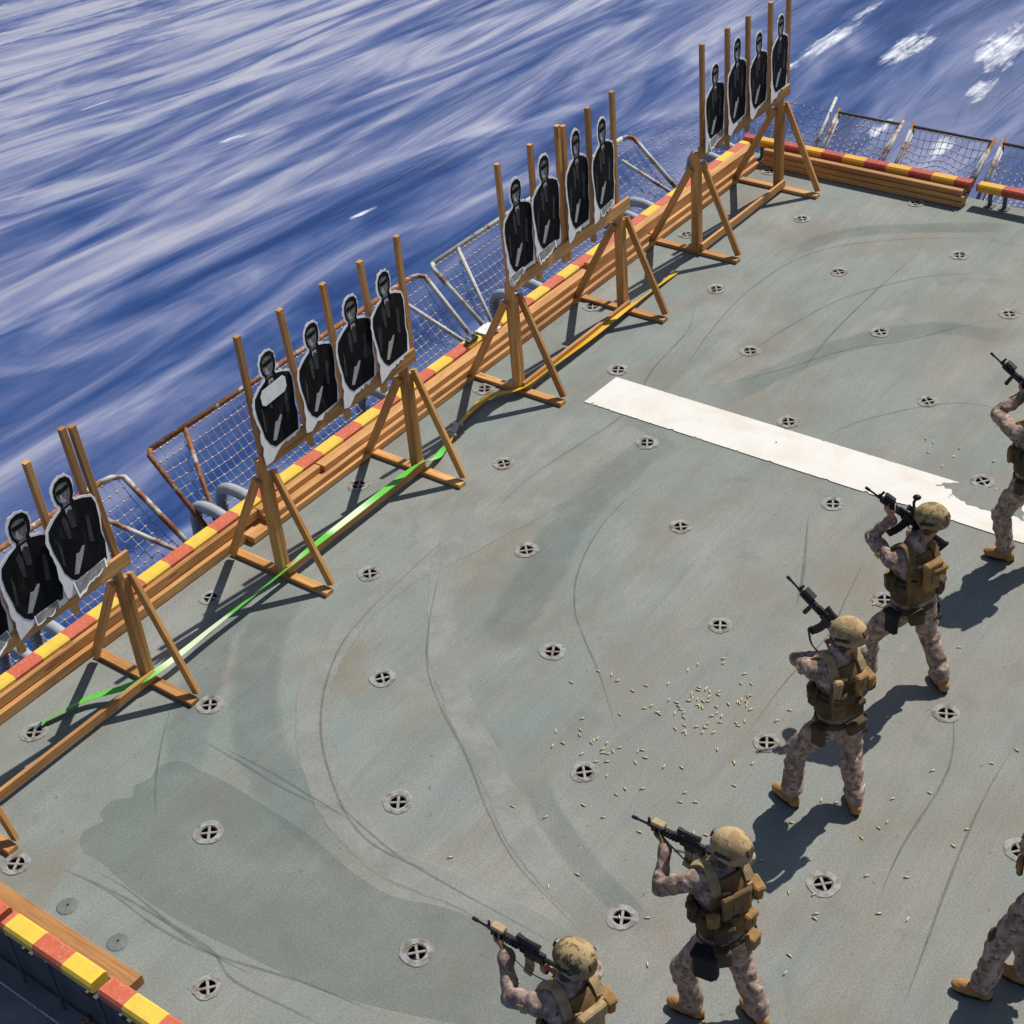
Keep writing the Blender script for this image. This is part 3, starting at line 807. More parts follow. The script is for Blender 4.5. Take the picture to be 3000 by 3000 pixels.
# ---------------------------------------------------------------- silhouette targets
BODY = [(-.19, 0), (-.02, .02), (.07, .035), (.225, .01), (.235, .20), (.225, .30), (.245, .44), (.252, .58), (.232, .655), (.15, .705), (.07, .735), (.062, .765),
        (.086, .805), (.096, .87), (.090, .94), (.056, .985), (0, 1.0), (-.056, .985), (-.090, .94), (-.096, .87), (-.086, .805), (-.062, .765), (-.07, .735), (-.15, .70), (-.235, .64),
        (-.255, .56), (-.25, .44), (-.225, .30), (-.235, .18)]
def grow(poly, d):
    n = len(poly); out = []
    for i in range(n):
        p = Vector(poly[i]); a = Vector(poly[i-1]); b = Vector(poly[(i+1) % n])
        e1 = (p-a).normalized(); e2 = (b-p).normalized()
        m = (e1+e2).normalized(); nn = Vector((m.y, -m.x))
        q = p + nn * d; out.append((q.x, q.y))
    return out
def target(label, x, z0, sc=.95, wx=1.0, tilt=0.0, patch=False, flap=None, rnd=0, yaw=0.0):
    t = thing("shooting_target", label, "target", (x - .0078*(x + 9.3) - .02, YB-.112, z0-.015), 0, "silhouette targets on the frames")
    t.rotation_euler = (0, math.radians(tilt), math.radians(yaw))
    r = random.Random(rnd); sc *= 1.02; wx = .45*wx + .61
    tilt = tilt or r.uniform(-2.2, 2.2); t.rotation_euler = (math.radians(r.uniform(-.6, .2)), math.radians(tilt), math.radians(r.uniform(3, 8)))
    jit = lambda P, a: [(px*wx + r.uniform(-a, a), py*sc + r.uniform(-a, a)) for px, py in P]
    fine = []
    G = grow(BODY, .016)
    for i in range(len(G)):
        p, q = G[i], G[(i+1) % len(G)]
        fine += [p, ((p[0]*2+q[0])/3, (p[1]*2+q[1])/3), ((p[0]+q[0]*2)/3, (p[1]+q[1]*2)/3)]
    fine[0] = (fine[0][0] - .045, fine[0][1]); fine[1] = (fine[1][0] - .03, fine[1][1]-.015); fine[-1] = (fine[-1][0] - .035, fine[-1][1])
    # the lower edge is shot to tatters
    bott = [i for i, (qx, qy) in enumerate(fine) if qy < .05]
    for i in bott: fine[i] = (fine[i][0], fine[i][1] - .012 + r.uniform(-.028, .022) - .022*(fine[i][0] < -.08))
    card = [(x + (.03*math.sin(9*y + rnd) * (.5 - y) if y < .5 else 0), y) for x, y in jit(fine, .0065)]
    mb = MB(); mb.prism(card, (0, 0, 0), (1, 0, 0), (0, 0, 1), .004); mb.build("card", M_PAPER, t)     # thickness towards -Y
    # printed figure
    pr = [(px*wx*.985 + .008, py*sc) for px, py in BODY if py > .02]
    pr = [(.19*wx, .10*sc)] + [p for p in pr if p[1] > .12*sc] + [(-.12*wx, .10*sc), (-.05, .06*sc)]
    # start at lower right, go counter-clockwise
    pr = [(-.10*wx, .04*sc), (.205*wx, .03*sc)] + [(px*wx*.97+.008, py*sc*.99) for px, py in BODY[4:-1]] + [(-.20*wx, .20*sc), (-.155*wx, .10*sc)]
    mb = MB(); mb.prism(pr, (0, -.0045, 0), (1, 0, 0), (0, 0, 1), .0015); mb.build("print_figure", M_PRINT, t)
    yp = -.0065
    mb = MB()
    face = [(-.058, .80), (-.030, .758), (-.045, .735), (.040, .735), (.028, .758), (.056, .80), (.066, .865), (.054, .925), (.020, .94), (-.025, .942), (-.058, .925), (-.068, .865)]
    mb.prism([(px*wx, py*sc) for px, py in face], (0, yp, 0), (1, 0, 0), (0, 0, 1), .0012, 0)
    shades = [(-.060, .868), (-.012, .862), (.012, .862), (.060, .868), (.058, .902), (-.058, .902)]
    mb.prism([(px*wx, py*sc) for px, py in shades], (0, yp-.0014, 0), (1, 0, 0), (0, 0, 1), .001, 3)
    tie = [(-.02, .52), (.03, .50), (.035, .69), (.0, .715), (-.03, .69)]
    mb.prism([(px*wx, py*sc) for px, py in tie], (0, yp, 0), (1, 0, 0), (0, 0, 1), .0012, 1)
    col = [(-.032, .665), (.0, .695), (.034, .668), (.028, .715), (-.028, .715)]
    mb.prism([(px*wx, py*sc) for px, py in col], (0, yp-.0014, 0), (1, 0, 0), (0, 0, 1), .001, 2)
    hand = [(-.12, .12), (-.08, .10), (-.03, .17), (.02, .25), (.045, .30), (.02, .31), (-.02, .27), (-.05, .28), (-.075, .22)]
    mb.prism([(px*wx, py*sc) for px, py in hand], (0, yp, 0), (1, 0, 0), (0, 0, 1), .0012, 2)
    cheek = [(-.045, .80), (-.018, .768), (.012, .772), (.002, .80), (-.012, .815), (-.018, .85), (-.038, .84)]
    mb.prism([(px*wx, py*sc) for px, py in cheek], (0, yp-.0014, 0), (1, 0, 0), (0, 0, 1), .001, 2)
    arm = [(.10, .30), (.14, .26), (.16, .50), (.13, .54)]
    mb.prism([(px*wx, py*sc) for px, py in arm], (0, yp, 0), (1, 0, 0), (0, 0, 1), .0010, 1)
    lapel = [(-.075, .45), (-.045, .43), (-.035, .60), (-.055, .67), (-.09, .64)]
    mb.prism([(px*wx, py*sc) for px, py in lapel], (0, yp, 0), (1, 0, 0), (0, 0, 1), .0010, 1)
    fold = [(-.19, .26), (-.17, .24), (-.155, .42), (-.175, .52)]
    mb.prism([(px*wx, py*sc) for px, py in fold], (0, yp, 0), (1, 0, 0), (0, 0, 1), .0010, 1)
    mb.build("print_detail", [m_g1, m_g2, M_PRPALE, M_PRINT], t)
    if patch:
        mb = MB()
        P = [(-.12, .50), (.13, .50), (.165, .535), (.17, .63), (.14, .665), (-.13, .665), (-.16, .62), (-.155, .53)]
        mb.prism([(px*wx, py*sc) for px, py in P], (0, -.009, 0), (1, 0, 0), (0, 0, 1), .002); mb.build("white_patch", M_PAPER, t)
    # torn flaps of card left hanging over the crossbeam, part white, part printed grey
    for (fx, fw, fl, an) in [q for q in (flap or []) if q[1] > .15]:
        fw *= 1.15; fl *= 1.3
        mb = MB(); n = max(3, int(fw/.035))
        top = [(fx - fw/2 + fw*k/n, .035 + r.uniform(-.008, .012)) for k in range(n+1)]
        bot = [(fx - fw/2 + an + fw*k/n*.95 + r.uniform(-.008, .008), -fl*.8*(1 - .5*k/n) + r.uniform(-.018, .018)) for k in range(n+1)]
        out = bot + top[::-1]
        R = Matrix.Rotation(-.22, 3, 'X')
        mb.prism(out, (0, -.008, .03), R @ Vector((1, 0, 0)), R @ Vector((0, 0, 1)), .003)
        if fw > .15:
            mb.prism([(x*.9 + fx*.1, z*.68 - .004) for x, z in out], (0, -.0122, .03), R @ Vector((1, 0, 0)), R @ Vector((0, 0, 1)), .0012, 1)
        mb.build("paper_flap", [M_PAPER, M_PRGREY], t)
    return t
m_g1 = m_plain("mid_grey_print", (.12, .12, .125), .8, .7, 30)
m_g2 = m_plain("dark_grey_print", (.028, .028, .031), .8, .6, 22)
F1 = [(-.17, .11, .13, .03)]
F2 = [(-.19, .09, .17, -.02), (.10, .18, .10, .02)]
F3 = [(.0, .36, .09, .01)]
target("target silhouette cut off at the left edge of the picture, on the nearest frame", -4.52, 1.42, rnd=1, flap=F2)
target("target silhouette on the nearest frame, left of the single post top", -4.0, 1.40, .96, 1.05, rnd=2, flap=[(-.19, .08, .22, .03), (.05, .22, .07, 0)])
target("target silhouette on the nearest frame beside the doubled post, white paper below it", -3.50, 1.46, .96, rnd=3, flap=[(.02, .32, .10, .0), (-.21, .09, .20, .02)])
target("target silhouette with a big white patch across its chest", -1.20, 1.42, .94, 1.0, rnd=4, patch=True, flap=[(-.16, .10, .12, .06), (.18, .10, .08, .04)])
target("target silhouette just right of the one with the white patch", -.66, 1.42, .94, rnd=5, flap=[(.21, .09, .13, .03)])
target("second target silhouette right of the white-patched one, cheek showing grey", -.14, 1.42, .95, rnd=6, flap=[(-.2, .07, .12, .02), (.17, .08, .05, .02)])
target("slim-headed target silhouette at the right end of the frame with the white-patched one", .37, 1.43, .97, rnd=7, wx=.95, flap=[(-.17, .10, .07, .03)])
target("leftmost target silhouette on the frame with the doubled middle post", 2.44, 1.46, 1.02, .92, rnd=8, flap=[(-.10, .20, .07, .02)])
target("target silhouette left of the doubled middle post, white paper under it", 2.93, 1.50, 1.03, .88, rnd=9, flap=[(-.05, .30, .09, .0)])
target("narrow target silhouette right of the doubled middle post", 3.50, 1.48, 1.10, .72, rnd=10, flap=[(-.14, .12, .10, .02)])
target("rightmost target silhouette on the frame with the doubled middle post", 3.99, 1.50, 1.03, .88, rnd=11, flap=[(.04, .26, .06, .0)])
target("leftmost target silhouette on the farthest frame, crumpled white paper under it", 6.33, 1.42, .90, .92, rnd=12, flap=[(.03, .36, .10, 0), (-.16, .10, .13, .02)])
target("tallest target silhouette on the farthest frame, second from its left post", 6.85, 1.42, 1.04, 1.0, rnd=13, flap=[(-.20, .07, .05, .0)])
target("target silhouette on the farthest frame, third from its left post", 7.37, 1.42, .94, .95, rnd=14, flap=[(-.17, .08, .09, .02)])
target("target silhouette at the right end of the farthest frame with a white-edged head", 7.88, 1.44, .95, .95, rnd=15, flap=[(-.17, .12, .09, .02), (.19, .08, .04, .02)])

# ---------------------------------------------------------------- safety nets outboard
NX = 1.62; NZ = .58; NH_ = (.70, -.14)      # outer rail (y, z) and hinge (y, z)
def net_grid(P00, P10, P11, P01, step, sag, r, mat, parent, name="net", knots=True):
    """corners in order; cords as thin square tubes, knots where they cross"""
    P00, P10, P11, P01 = (Vector(p) for p in (P00, P10, P11, P01))
    nu = max(2, int((P10-P00).length/step)); nv = max(2, int((P01-P00).length/step))
    def pt(u, v):
        p = (P00*(1-u)+P10*u)*(1-v) + (P01*(1-u)+P11*u)*v
        return p + Vector((0, 0, -sag*4*v*(1-v) - sag*.4*math.sin(u*math.pi*3)*v*(1-v)*4))
    mb = MB()
    for i in range(nu+1):
        mb.tube([pt(i/nu, v) for v in np.linspace(0, 1, 6)], r, 3, cap=False)
    for j in range(nv+1):
        mb.tube([pt(u, j/nv) for u in np.linspace(0, 1, 14)], r, 3, cap=False)
    if knots:
        for i in range(nu+1):
            for j in range(nv+1):
                mb.ell(pt(i/nu, j/nv), (r*3.4, r*3.4, r*3.4), None, 5, 3, 1)
    return mb.build(name, [mat, M_NETK], parent)
M_NETK = m_plain("pale_net_knot", (.66, .52, .42), .8, .3, 30)
M_NETB = m_plain("blue_net_cord", (.24, .24, .30), .9, .3, 30)
def net_frame(label, x0, x1, hx0, hx1, rust_l, mat_r, brace0=True, brace1=True, ext=0.0):
    t = thing("safety_net", label, "safety net", ((x0+x1)/2, NH_[0], NH_[1]), 0, "safety nets outboard of the seaward edge")
    c = Vector(t.location)
    A = Vector((hx0, *NH_)) - c; B = Vector((x0, NX, NZ)) - c; C_ = Vector((x1, NX, NZ)) - c; D = Vector((hx1, *NH_)) - c
    mb = MB(); mb.tube([A, B + (A-B)*.04, B + (C_-B)*.012], .030, 8); mb.build("side_pipe", rust_l, t, True)
    corner = [C_ + (B-C_)*.045, C_ + (B-C_)*.02 + (D-C_)*.02, C_ + (D-C_)*.07]
    mb = MB(); mb.tube([B + (C_-B)*.012, C_ + (B-C_)*.045], .030, 8); mb.build("outer_rail", rust_l, t, True)
    mb = MB(); mb.tube(corner + [D], .032, 8); mb.build("side_pipe", mat_r, t, True)
    if brace0:
        mb = MB(); mb.tube([A + Vector((.05, 0, 0)), B + Vector((.52, -.0, 0))], .026, 8); mb.build("brace_pipe", rust_l, t, True)
    if brace1:
        mb = MB(); mb.tube([D + Vector((-.05, 0, 0)), C_ + Vector((-.50, -.20, -.15))], .026, 8); mb.build("brace_pipe", mat_r, t, True)
    net_grid(A + Vector((.06, 0, .0)), D + Vector((-.06, 0, 0)), C_ + Vector((-.06, -.03, -.03)), B + Vector((.06, -.03, -.03)), .090, .12, .0044, M_NETB, t)
    return t
net_frame("nearest safety net, rusty and white pipes, seen past the nearest target frame", -6.9, -1.62, -6.8, -1.58, M_PIPE_R, M_PIPE_R2 if 'M_PIPE_R2' in globals() else m_rust_pipe("half_rusty_pipe", .35))
net_frame("safety net with a heavily rusted orange pipe frame behind the white-patched target", -1.24, 3.08, -1.33, 2.95, M_PIPE_R, M_PIPE_W)
net_frame("safety net with a whitish pipe frame between the two middle target frames", 3.25, 7.50, 3.22, 7.42, M_PIPE_W, m_rust_pipe("grimy_pipe", .3))
# loose corner net
t = thing("safety_net", "loose sagging net round the far corner of the deck", "safety net", (8.9, .9, 0), 0, "safety nets outboard of the seaward edge")
c = Vector(t.location)
net_grid(Vector((7.5, .75, -.12))-c, Vector((8.9, .72, -.12))-c, Vector((9.75, 1.2, .36))-c, Vector((7.62, 1.68, .52))-c, .10, .16, .0042, M_NETB, t)
net_grid(Vector((8.95, .70, -.12))-c, Vector((9.05, -.20, -.08))-c, Vector((9.72, -.20, .38))-c, Vector((9.85, 1.1, .36))-c, .10, .12, .0042, M_NETB, t)
mb = MB(); mb.tube([Vector((8.98, -.24, -.1))-c, Vector((9.95, -.16, .50))-c], .022, 7); mb.build("edge_pole", M_PIPE_W, t, True)
def far_net(label, y0, y1):
    t = thing("safety_net", label, "safety net", (8.98, (y0+y1)/2, -.1), 0, "safety nets beyond the far edge")
    c = Vector(t.location); mat = m_rust_pipe("sooty_pipe", .1)
    A = Vector((8.98, y0, -.1)); B = Vector((9.72, y0+.02, .40)); C_ = Vector((9.72, y1-.02, .40)); D = Vector((8.98, y1, -.1))
    for P, Q in ((A, B), (D, C_)):
        mb = MB(); q = Q + (Q-P)*.07
        mb.tube([P-c, q-c], .024, 7)
        mb.tube([P-c+Vector((0, -.075 if P is A else .075, 0)), q-c+Vector((0, -.03 if P is A else .03, -.03))], .014, 6)
        mb.build("side_pipe", M_PIPE_R2, t, True)
    mb = MB(); mb.tube([B-c, C_-c], .022, 7); mb.build("outer_rail", M_DKGREY, t, True)
    net_grid(A-c+Vector((0, -.08, 0)), D-c+Vector((0, .08, 0)), C_-c+Vector((-.03, .05, -.02)), B-c+Vector((-.03, -.05, -.02)), .075, .12, .0046, M_NETG, t)
M_PIPE_R2 = m_rust_pipe("mottled_pipe", .4)
M_NETG = m_plain("grey_net_cord", (.55, .54, .56), .9, .3, 30)
far_net("left one of the framed nets beyond the stacked timbers on the far edge", -.33, -1.22)
far_net("framed net beyond the far edge, right of the gap behind the timber stack's middle", -1.42, -2.50)
far_net("framed net beyond the far edge, cut by the right side of the picture", -2.66, -3.78)

# ---------------------------------------------------------------- grey bent pipes outboard
def bent_pipe(x, label):
    mb = MB()
    path = smooth_path([(0, .52, -.95), (0, .50, -.30), (0, .47, .03), (0, .36, .13), (0, .18, .14), (0, -.02, .10)], 5)
    mb.tube(path, .062, 12)
    o = mb.build("bent_pipe", M_GREYPIPE, None, True); o.location = (x, .62, 0)
    return tag(o, label, "pipe", "grey bent pipes outboard of the coaming")
PL = ["left of the pair below the leftmost target", "right of the pair below the leftmost target", "left of the pair at the foot of the rusty net frame", "right of the pair at the foot of the rusty net frame",
      "peeping out under the right end of the white-patched target's frame", "half hidden behind the right end of the white-patched target's frame", "left of the pair behind the doubled-post frame's left upright", "right of the pair behind the doubled-post frame's left upright",
      "left of the pair right of the doubled-post frame", "right of the pair right of the doubled-post frame", "near the far corner, left one", "near the far corner, right one"]
for i, x in enumerate((-3.66, -3.28, -1.22, -.86, 1.30, 1.66, 3.74, 4.1, 6.18, 6.55, 8.2, 8.6)):
    bent_pipe(x, "grey bent pipe " + PL[i])

# ---------------------------------------------------------------- straps
def strap(name, label, pts, mat, w=.072, side=(0, 0, 1)):
    t = thing(name, label, "strap", pts[0], 0)
    c = Vector(pts[0]); P = [Vector(p)-c for p in smooth_path(pts, 5)]
    mb = MB(); tw = len(P)
    vs = []; L = 0; uv = []
    for i, p in enumerate(P):
        a = P[max(0, i-1)]; b = P[min(tw-1, i+1)]; d = (b-a).normalized()
        s0 = d.cross(Vector((0, 0, 1))).normalized(); up = s0.cross(d)
        an = math.radians(14) + .35*math.sin(i*.33) ; sdv = s0*math.cos(an) + up*math.sin(an); nn = d.cross(sdv)
        if i: L += (p-P[i-1]).length
        vs += [p-sdv*w/2, p+sdv*w/2, p+sdv*w/2+nn*.003, p-sdv*w/2+nn*.003]; uv.append(L)
    fs = []; uvs = []
    for i in range(tw-1):
        for k in range(4):
            j = (k+1) % 4
            fs.append((4*i+k, 4*i+j, 4*i+4+j, 4*i+4+k)); uvs.append([(uv[i], 0), (uv[i], .05), (uv[i+1], .05), (uv[i+1], 0)])
    mb._add(vs, fs, 0, uvs); mb.build("webbing", mat, t)
    return t, c
t, c = strap("ratchet_strap", "bright green ratchet strap laid along the near target frames", [(-4.12, .0, .03), (-4.0, -.03, .05), (-3.7, -.15, .075), (-3.28, -.445, .13), (-2.4, -.455, .13), (-1.52, -.462, .145), (-1.2, -.455, .158), (0, -.45, .158), (.42, -.45, .160), (.58, -.465, .11), (.75, -.43, .055), (.86, -.40, .05), (1.0, -.36, .05)], M_GREEN)
mb = MB(); mb.tube([Vector((-4.18, .03, -.01))-c, Vector((-4.10, .0, .04))-c], .012, 6); mb.build("hook", M_STEEL, t)
t, c = strap("ratchet_strap", "yellow ratchet strap laid along the doubled-post target frame", [(.98, -.37, .05), (1.25, -.28, .06), (1.6, -.20, .055), (1.95, -.20, .06), (2.2, -.44, .10), (2.7, -.47, .10), (3.4, -.475, .09), (4.2, -.47, .10), (4.5, -.45, .06), (5.0, -.43, .03), (5.4, -.42, .02)], M_YELLOW)
mb = MB()
for p in ((1.12, -.32, .075), (1.30, -.265, .085)):
    mb.rbox(Vector(p)-c, (.035, .11, .03), Matrix.Rotation(.4, 3, 'Z'), .006)
mb.rbox(Vector((1.21, -.295, .09))-c, (.16, .06, .03), Matrix.Rotation(.4, 3, 'Z'), .008)
mb.build("ratchet_buckle", m_plain("zinc_steel", (.42, .38, .33), .4, .2, 20, .5), t)
# dark buckle and rag on the coaming
t = thing("ratchet_buckle", "black ratchet buckle lying on the red and yellow seaward coaming", "buckle", (2.52, .47, .257))
mb = MB(); mb.rbox((0, 0, .025), (.16, .09, .04), None, .012); mb.build("housing", M_BLKNY, t)
mb = MB()
for k in range(6): mb.rbox((-.09+.035*k, -.02+.012*k, .05+.012*math.sin(k)), (.022, .07, .03), Matrix.Rotation(.5*k, 3, 'X'), .005)
mb.build("handle", M_STEEL, t)
mb = MB(); n = 7; vs = []
for i in range(n):
    for j in range(n):
        a, b = i/(n-1)-.5, j/(n-1)-.5
        vs.append((a*.24, b*.20, .012+.025*noise.noise((a*4, b*4, 3))+.012))
mb._add(vs, [(i*n+j, i*n+j+1, (i+1)*n+j+1, (i+1)*n+j) for i in range(n-1) for j in range(n-1)], 0)
o = mb.build("rag", M_RAG, None, True); o.location = (2.80, .45, .257); tag(o, "small white rag lying on the coaming beside the black buckle", "rag")

# ---------------------------------------------------------------- catwalk below the near edge
t = thing("catwalk", "dark grey steel catwalk below the near edge of the deck", "catwalk", (-6.0, -2.0, -.62))
mb = MB(); mb.rbox((.10, -.6, 0), (.46, 3.9, .05), None, .01); mb.build("plate", M_STEEL, t)
mb = MB(); mb.rbox((-.155, -.6, -.14), (.045, 3.9, .22), None, .01); mb.build("side_plate", m_plain("blue_grey_steel", (.05, .06, .085), .5, .2, 4), t)
mb = MB()
mb.tube([(.16, 1.2, .05), (.16, -.17, .05)], .009, 6); mb.tube([(.16, -.17, .05), (.30, -.18, .05)], .016, 6); mb.ell((.31, -.18, .05), (.03, .03, .03), None, 8, 6)
mb.build("edge_rail", M_PIPE_W, t)
for y in (1.4, .95, .5, .05, -.5, -1.0):
    mb = MB(); mb.tube([(.28, y, .02), (.28, y, .58)], .012, 6); mb.build("hanger", M_DKGREY, t)

# ---------------------------------------------------------------- spent brass casings
def casing_mesh():
    mb = MB()
    mb.tube([(0, -.0225, 0), (0, .008, 0), (0, .012, 0), (0, .0225, 0)], [.0055, .0055, .0036, .0034], 8)
    return mb
rc = random.Random(11); first = None; nC = 0
CL = [(-.91, -4.64, .20, .26, 48), (-1.25, -4.42, .40, .38, 26), (-1.80, -4.16, .14, .14, 16), (-1.95, -4.70, .4, .4, 16), (-1.4, -6.2, .6, .6, 18), (-2.6, -6.5, .5, .5, 10), (.1, -6.3, .6, .5, 9), (3.25, -5.0, .3, .4, 11), (3.6, -5.4, .5, .4, 6), (-3.4, -5.6, .5, .5, 6), (-.6, -5.3, .5, .5, 10), (-4.4, -6.6, .4, .4, 4), (-2.4, -3.6, 1.1, .9, 6)]
for (cx, cy, sx, sy, n) in CL:
    for k in range(n):
        x, y = rc.gauss(cx, sx), rc.gauss(cy, sy)
        if first is None:
            o = first = casing_mesh().build("spent_casing", M_BRASS, None, True)
        else:
            o = first.copy(); COL.objects.link(o)
        o.location = (x, y, .0085); o.rotation_euler = (rc.uniform(-.08, .08), 0, rc.uniform(0, 6.28))
        s = rc.uniform(.85, 1.05); o.scale = (s, s, s)
        tag(o, "small spent brass casing lying on the grey deck among the soldiers", "casing", "spent brass casings scattered on the deck")
# ---------------------------------------------------------------- rifles
def rifle(label, butt, d, up=(0, 0, 1), tan_box=False, foregrip=True, sling=None):
    d = Vector(d).normalized(); up = Vector(up); x = d.cross(up).normalized(); up = x.cross(d)
    R = Matrix((x, d, up)).transposed().to_4x4()
    t = thing("rifle", label, "rifle", (0, 0, 0), 0, "rifles held by the soldiers")
    t.matrix_world = Matrix.Translation(butt) @ R
    mb = MB(); mb.rbox((0, .075, -.012), (.034, .15, .075), None, .012); mb.rbox((0, .012, -.03), (.036, .024, .125), None, .008); mb.tube([(0, .12, .008), (0, .27, .008)], .015, 8)
    mb.build("stock", M_GUN, t)
    mb = MB(); mb.rbox((0, .345, .0), (.044, .19, .062), None, .01); mb.rbox((0, .37, .038), (.026, .24, .014), None, .003); mb.rbox((0, .37, -.04), (.034, .075, .04), None, .006)
    mb.tube([(0, .305, -.03), (0, .295, -.062), (0, .325, -.068), (0, .345, -.04)], .005, 6)
    mb.build("receiver", M_GUN, t)
    mb = MB(); mb.rbox((0, .268, -.075), (.03, .042, .10), Matrix.Rotation(-.35, 3, 'X'), .01); mb.build("grip", M_GUN, t)
    mb = MB()
    for k in range(4): mb.rbox((0, .372 + .004*k*k*.6, -.075 - .042*k), (.026, .062, .046), Matrix.Rotation(.07*k, 3, 'X'), .005)
    mb.build("magazine", M_GUNT if tan_box else M_GUN, t)
    mb = MB(); mb.rbox((0, .545, .004), (.05, .22, .05), None, .012)
    for k in range(9): 
        for (a, b, c, e) in ((0, .032, .022, .01), (.028, .004, .01, .02), (-.028, .004, .01, .02)): mb.rbox((a, .455 + .0225*k, b), (c, .012, e), None, .002)
    mb.build("handguard", M_GUN, t)
    mb = MB(); mb.tube([(0, .64, .004), (0, .775, .004)], .0085, 8); mb.rbox((0, .672, .012), (.02, .03, .04), None, .004); mb.rbox((0, .672, .045), (.008, .02, .05), None, .002); mb.build("barrel", M_GUN, t)
    mb = MB(); mb.tube([(0, .765, .004), (0, .80, .004), (0, .805, .004)], [.0125, .0125, .009], 8); mb.build("flash_hider", M_GUN, t)
    mb = MB(); mb.rbox((0, .36, .055), (.032, .09, .03), None, .006); mb.tube([(0, .29, .082), (0, .33, .082), (0, .40, .082), (0, .45, .082)], [.022, .018, .018, .025], 10); mb.tube([(0, .288, .082), (0, .2895, .082)], .018, 10, 1); mb.build("optic", [M_GUN, M_LENS], t)
    mb = MB(); mb.rbox((.002, .60, .052), (.056, .095, .032), None, .006); mb.build("aiming_box", M_GUNT if tan_box else M_GUN, t)
    if foregrip:
        mb = MB(); mb.tube([(0, .53, -.02), (0, .53, -.06), (0, .528, -.125), (0, .528, -.13)], [.014, .017, .019, .015], 8); mb.build("foregrip", M_GUN, t)
    if sling:
        mb = MB(); mb.ribbon(smooth_path(sling, 5), .03, up=(1, 0, .3)); mb.build("sling", M_VESTD, t)
    return t

# ---------------------------------------------------------------- people
M_EARCUP = m_plain("olive_plastic", (.045, .038, .024), .6, .2, 20)
def two_bone(a, b, l1, l2, pole):
    a = Vector(a); b = Vector(b); d = b - a; L = d.length
    if L > (l1+l2)*.995: b = a + d*((l1+l2)*.995/L); d = b - a; L = d.length
    u = d / L; x = (l1*l1 - l2*l2 + L*L) / (2*L); h = math.sqrt(max(1e-6, l1*l1 - x*x))
    p = Vector(pole); p = (p - u*p.dot(u)).normalized()
    return a + u*x + p*h, b

class Body:
    def __init__(s): s.bm = bmesh.new(); s.seg = []
    def cap(s, p0, p1, r0, r1, kind, n=14):
        p0 = Vector(p0); p1 = Vector(p1); d = p1 - p0
        s.seg.append((tuple(p0), tuple(p1), r0, r1, kind))
        if d.length > 1e-5:
            q = d.to_track_quat('Z', 'Y').to_matrix().to_4x4()
            bmesh.ops.create_cone(s.bm, cap_ends=True, segments=n, radius1=r0, radius2=r1, depth=d.length, matrix=Matrix.Translation((p0+p1)/2) @ q)
        for p, r in ((p0, r0), (p1, r1)):
            bmesh.ops.create_icosphere(s.bm, subdivisions=2 if r > .02 else 1, radius=r*1.004, matrix=Matrix.Translation(p))
    def ell(s, c, r, R, kind):
        M = Matrix.Translation(c) @ R.to_4x4() @ Matrix.Diagonal((*r, 1))
        bmesh.ops.create_icosphere(s.bm, subdivisions=3, radius=1, matrix=M)
        c = Vector(c); m = min(r)
        ax = R @ Vector((1 if r[0] == max(r) else 0, 1 if r[1] == max(r) and r[0] != max(r) else 0, 1 if r[2] == max(r) and r[0] != max(r) and r[1] != max(r) else 0))
        k = max(r) - m
        s.seg.append((tuple(c - ax*k), tuple(c + ax*k), m, m, kind))
    def loft(s, rings, n=28):
        """rings: centre, right vec, fwd vec, rx, ry"""
        prev = None; vsall = []
        for c, rv, fv, rx, ry in rings:
            vs = []
            for i in range(n):
                a = 2*math.pi*i/n; ca, sa = math.cos(a), math.sin(a)
                e = .82
                vs.append(s.bm.verts.new(c + rv*rx*math.copysign(abs(ca)**e, ca) + fv*ry*math.copysign(abs(sa)**e, sa)))
            vsall.append(vs)
        for a, b in zip(vsall[:-1], vsall[1:]):
            for i in range(n): s.bm.faces.new((a[i], a[(i+1) % n], b[(i+1) % n], b[i]))
        s.bm.faces.new(list(reversed(vsall[0]))); s.bm.faces.new(vsall[-1])
        for (c0, rv, fv, rx, ry), (c1, _, _, rx1, ry1) in zip(rings[:-1], rings[1:]):
            for off in (-.6, 0, .6):
                s.seg.append((tuple(c0 + rv*rx*off), tuple(c1 + rv*rx1*off), ry, ry1, 0))

def evaluated(me_in, name, mods):
    o = bpy.data.objects.new("tmp", me_in); COL.objects.link(o)
    for typ, kw in mods:
        m = o.modifiers.new("m", typ)
        for k, v in kw.items(): setattr(m, k, v)
    dg = bpy.context.evaluated_depsgraph_get()
    me = bpy.data.meshes.new_from_object(o.evaluated_get(dg))
    me.name = name
    bpy.data.objects.remove(o)
    return me

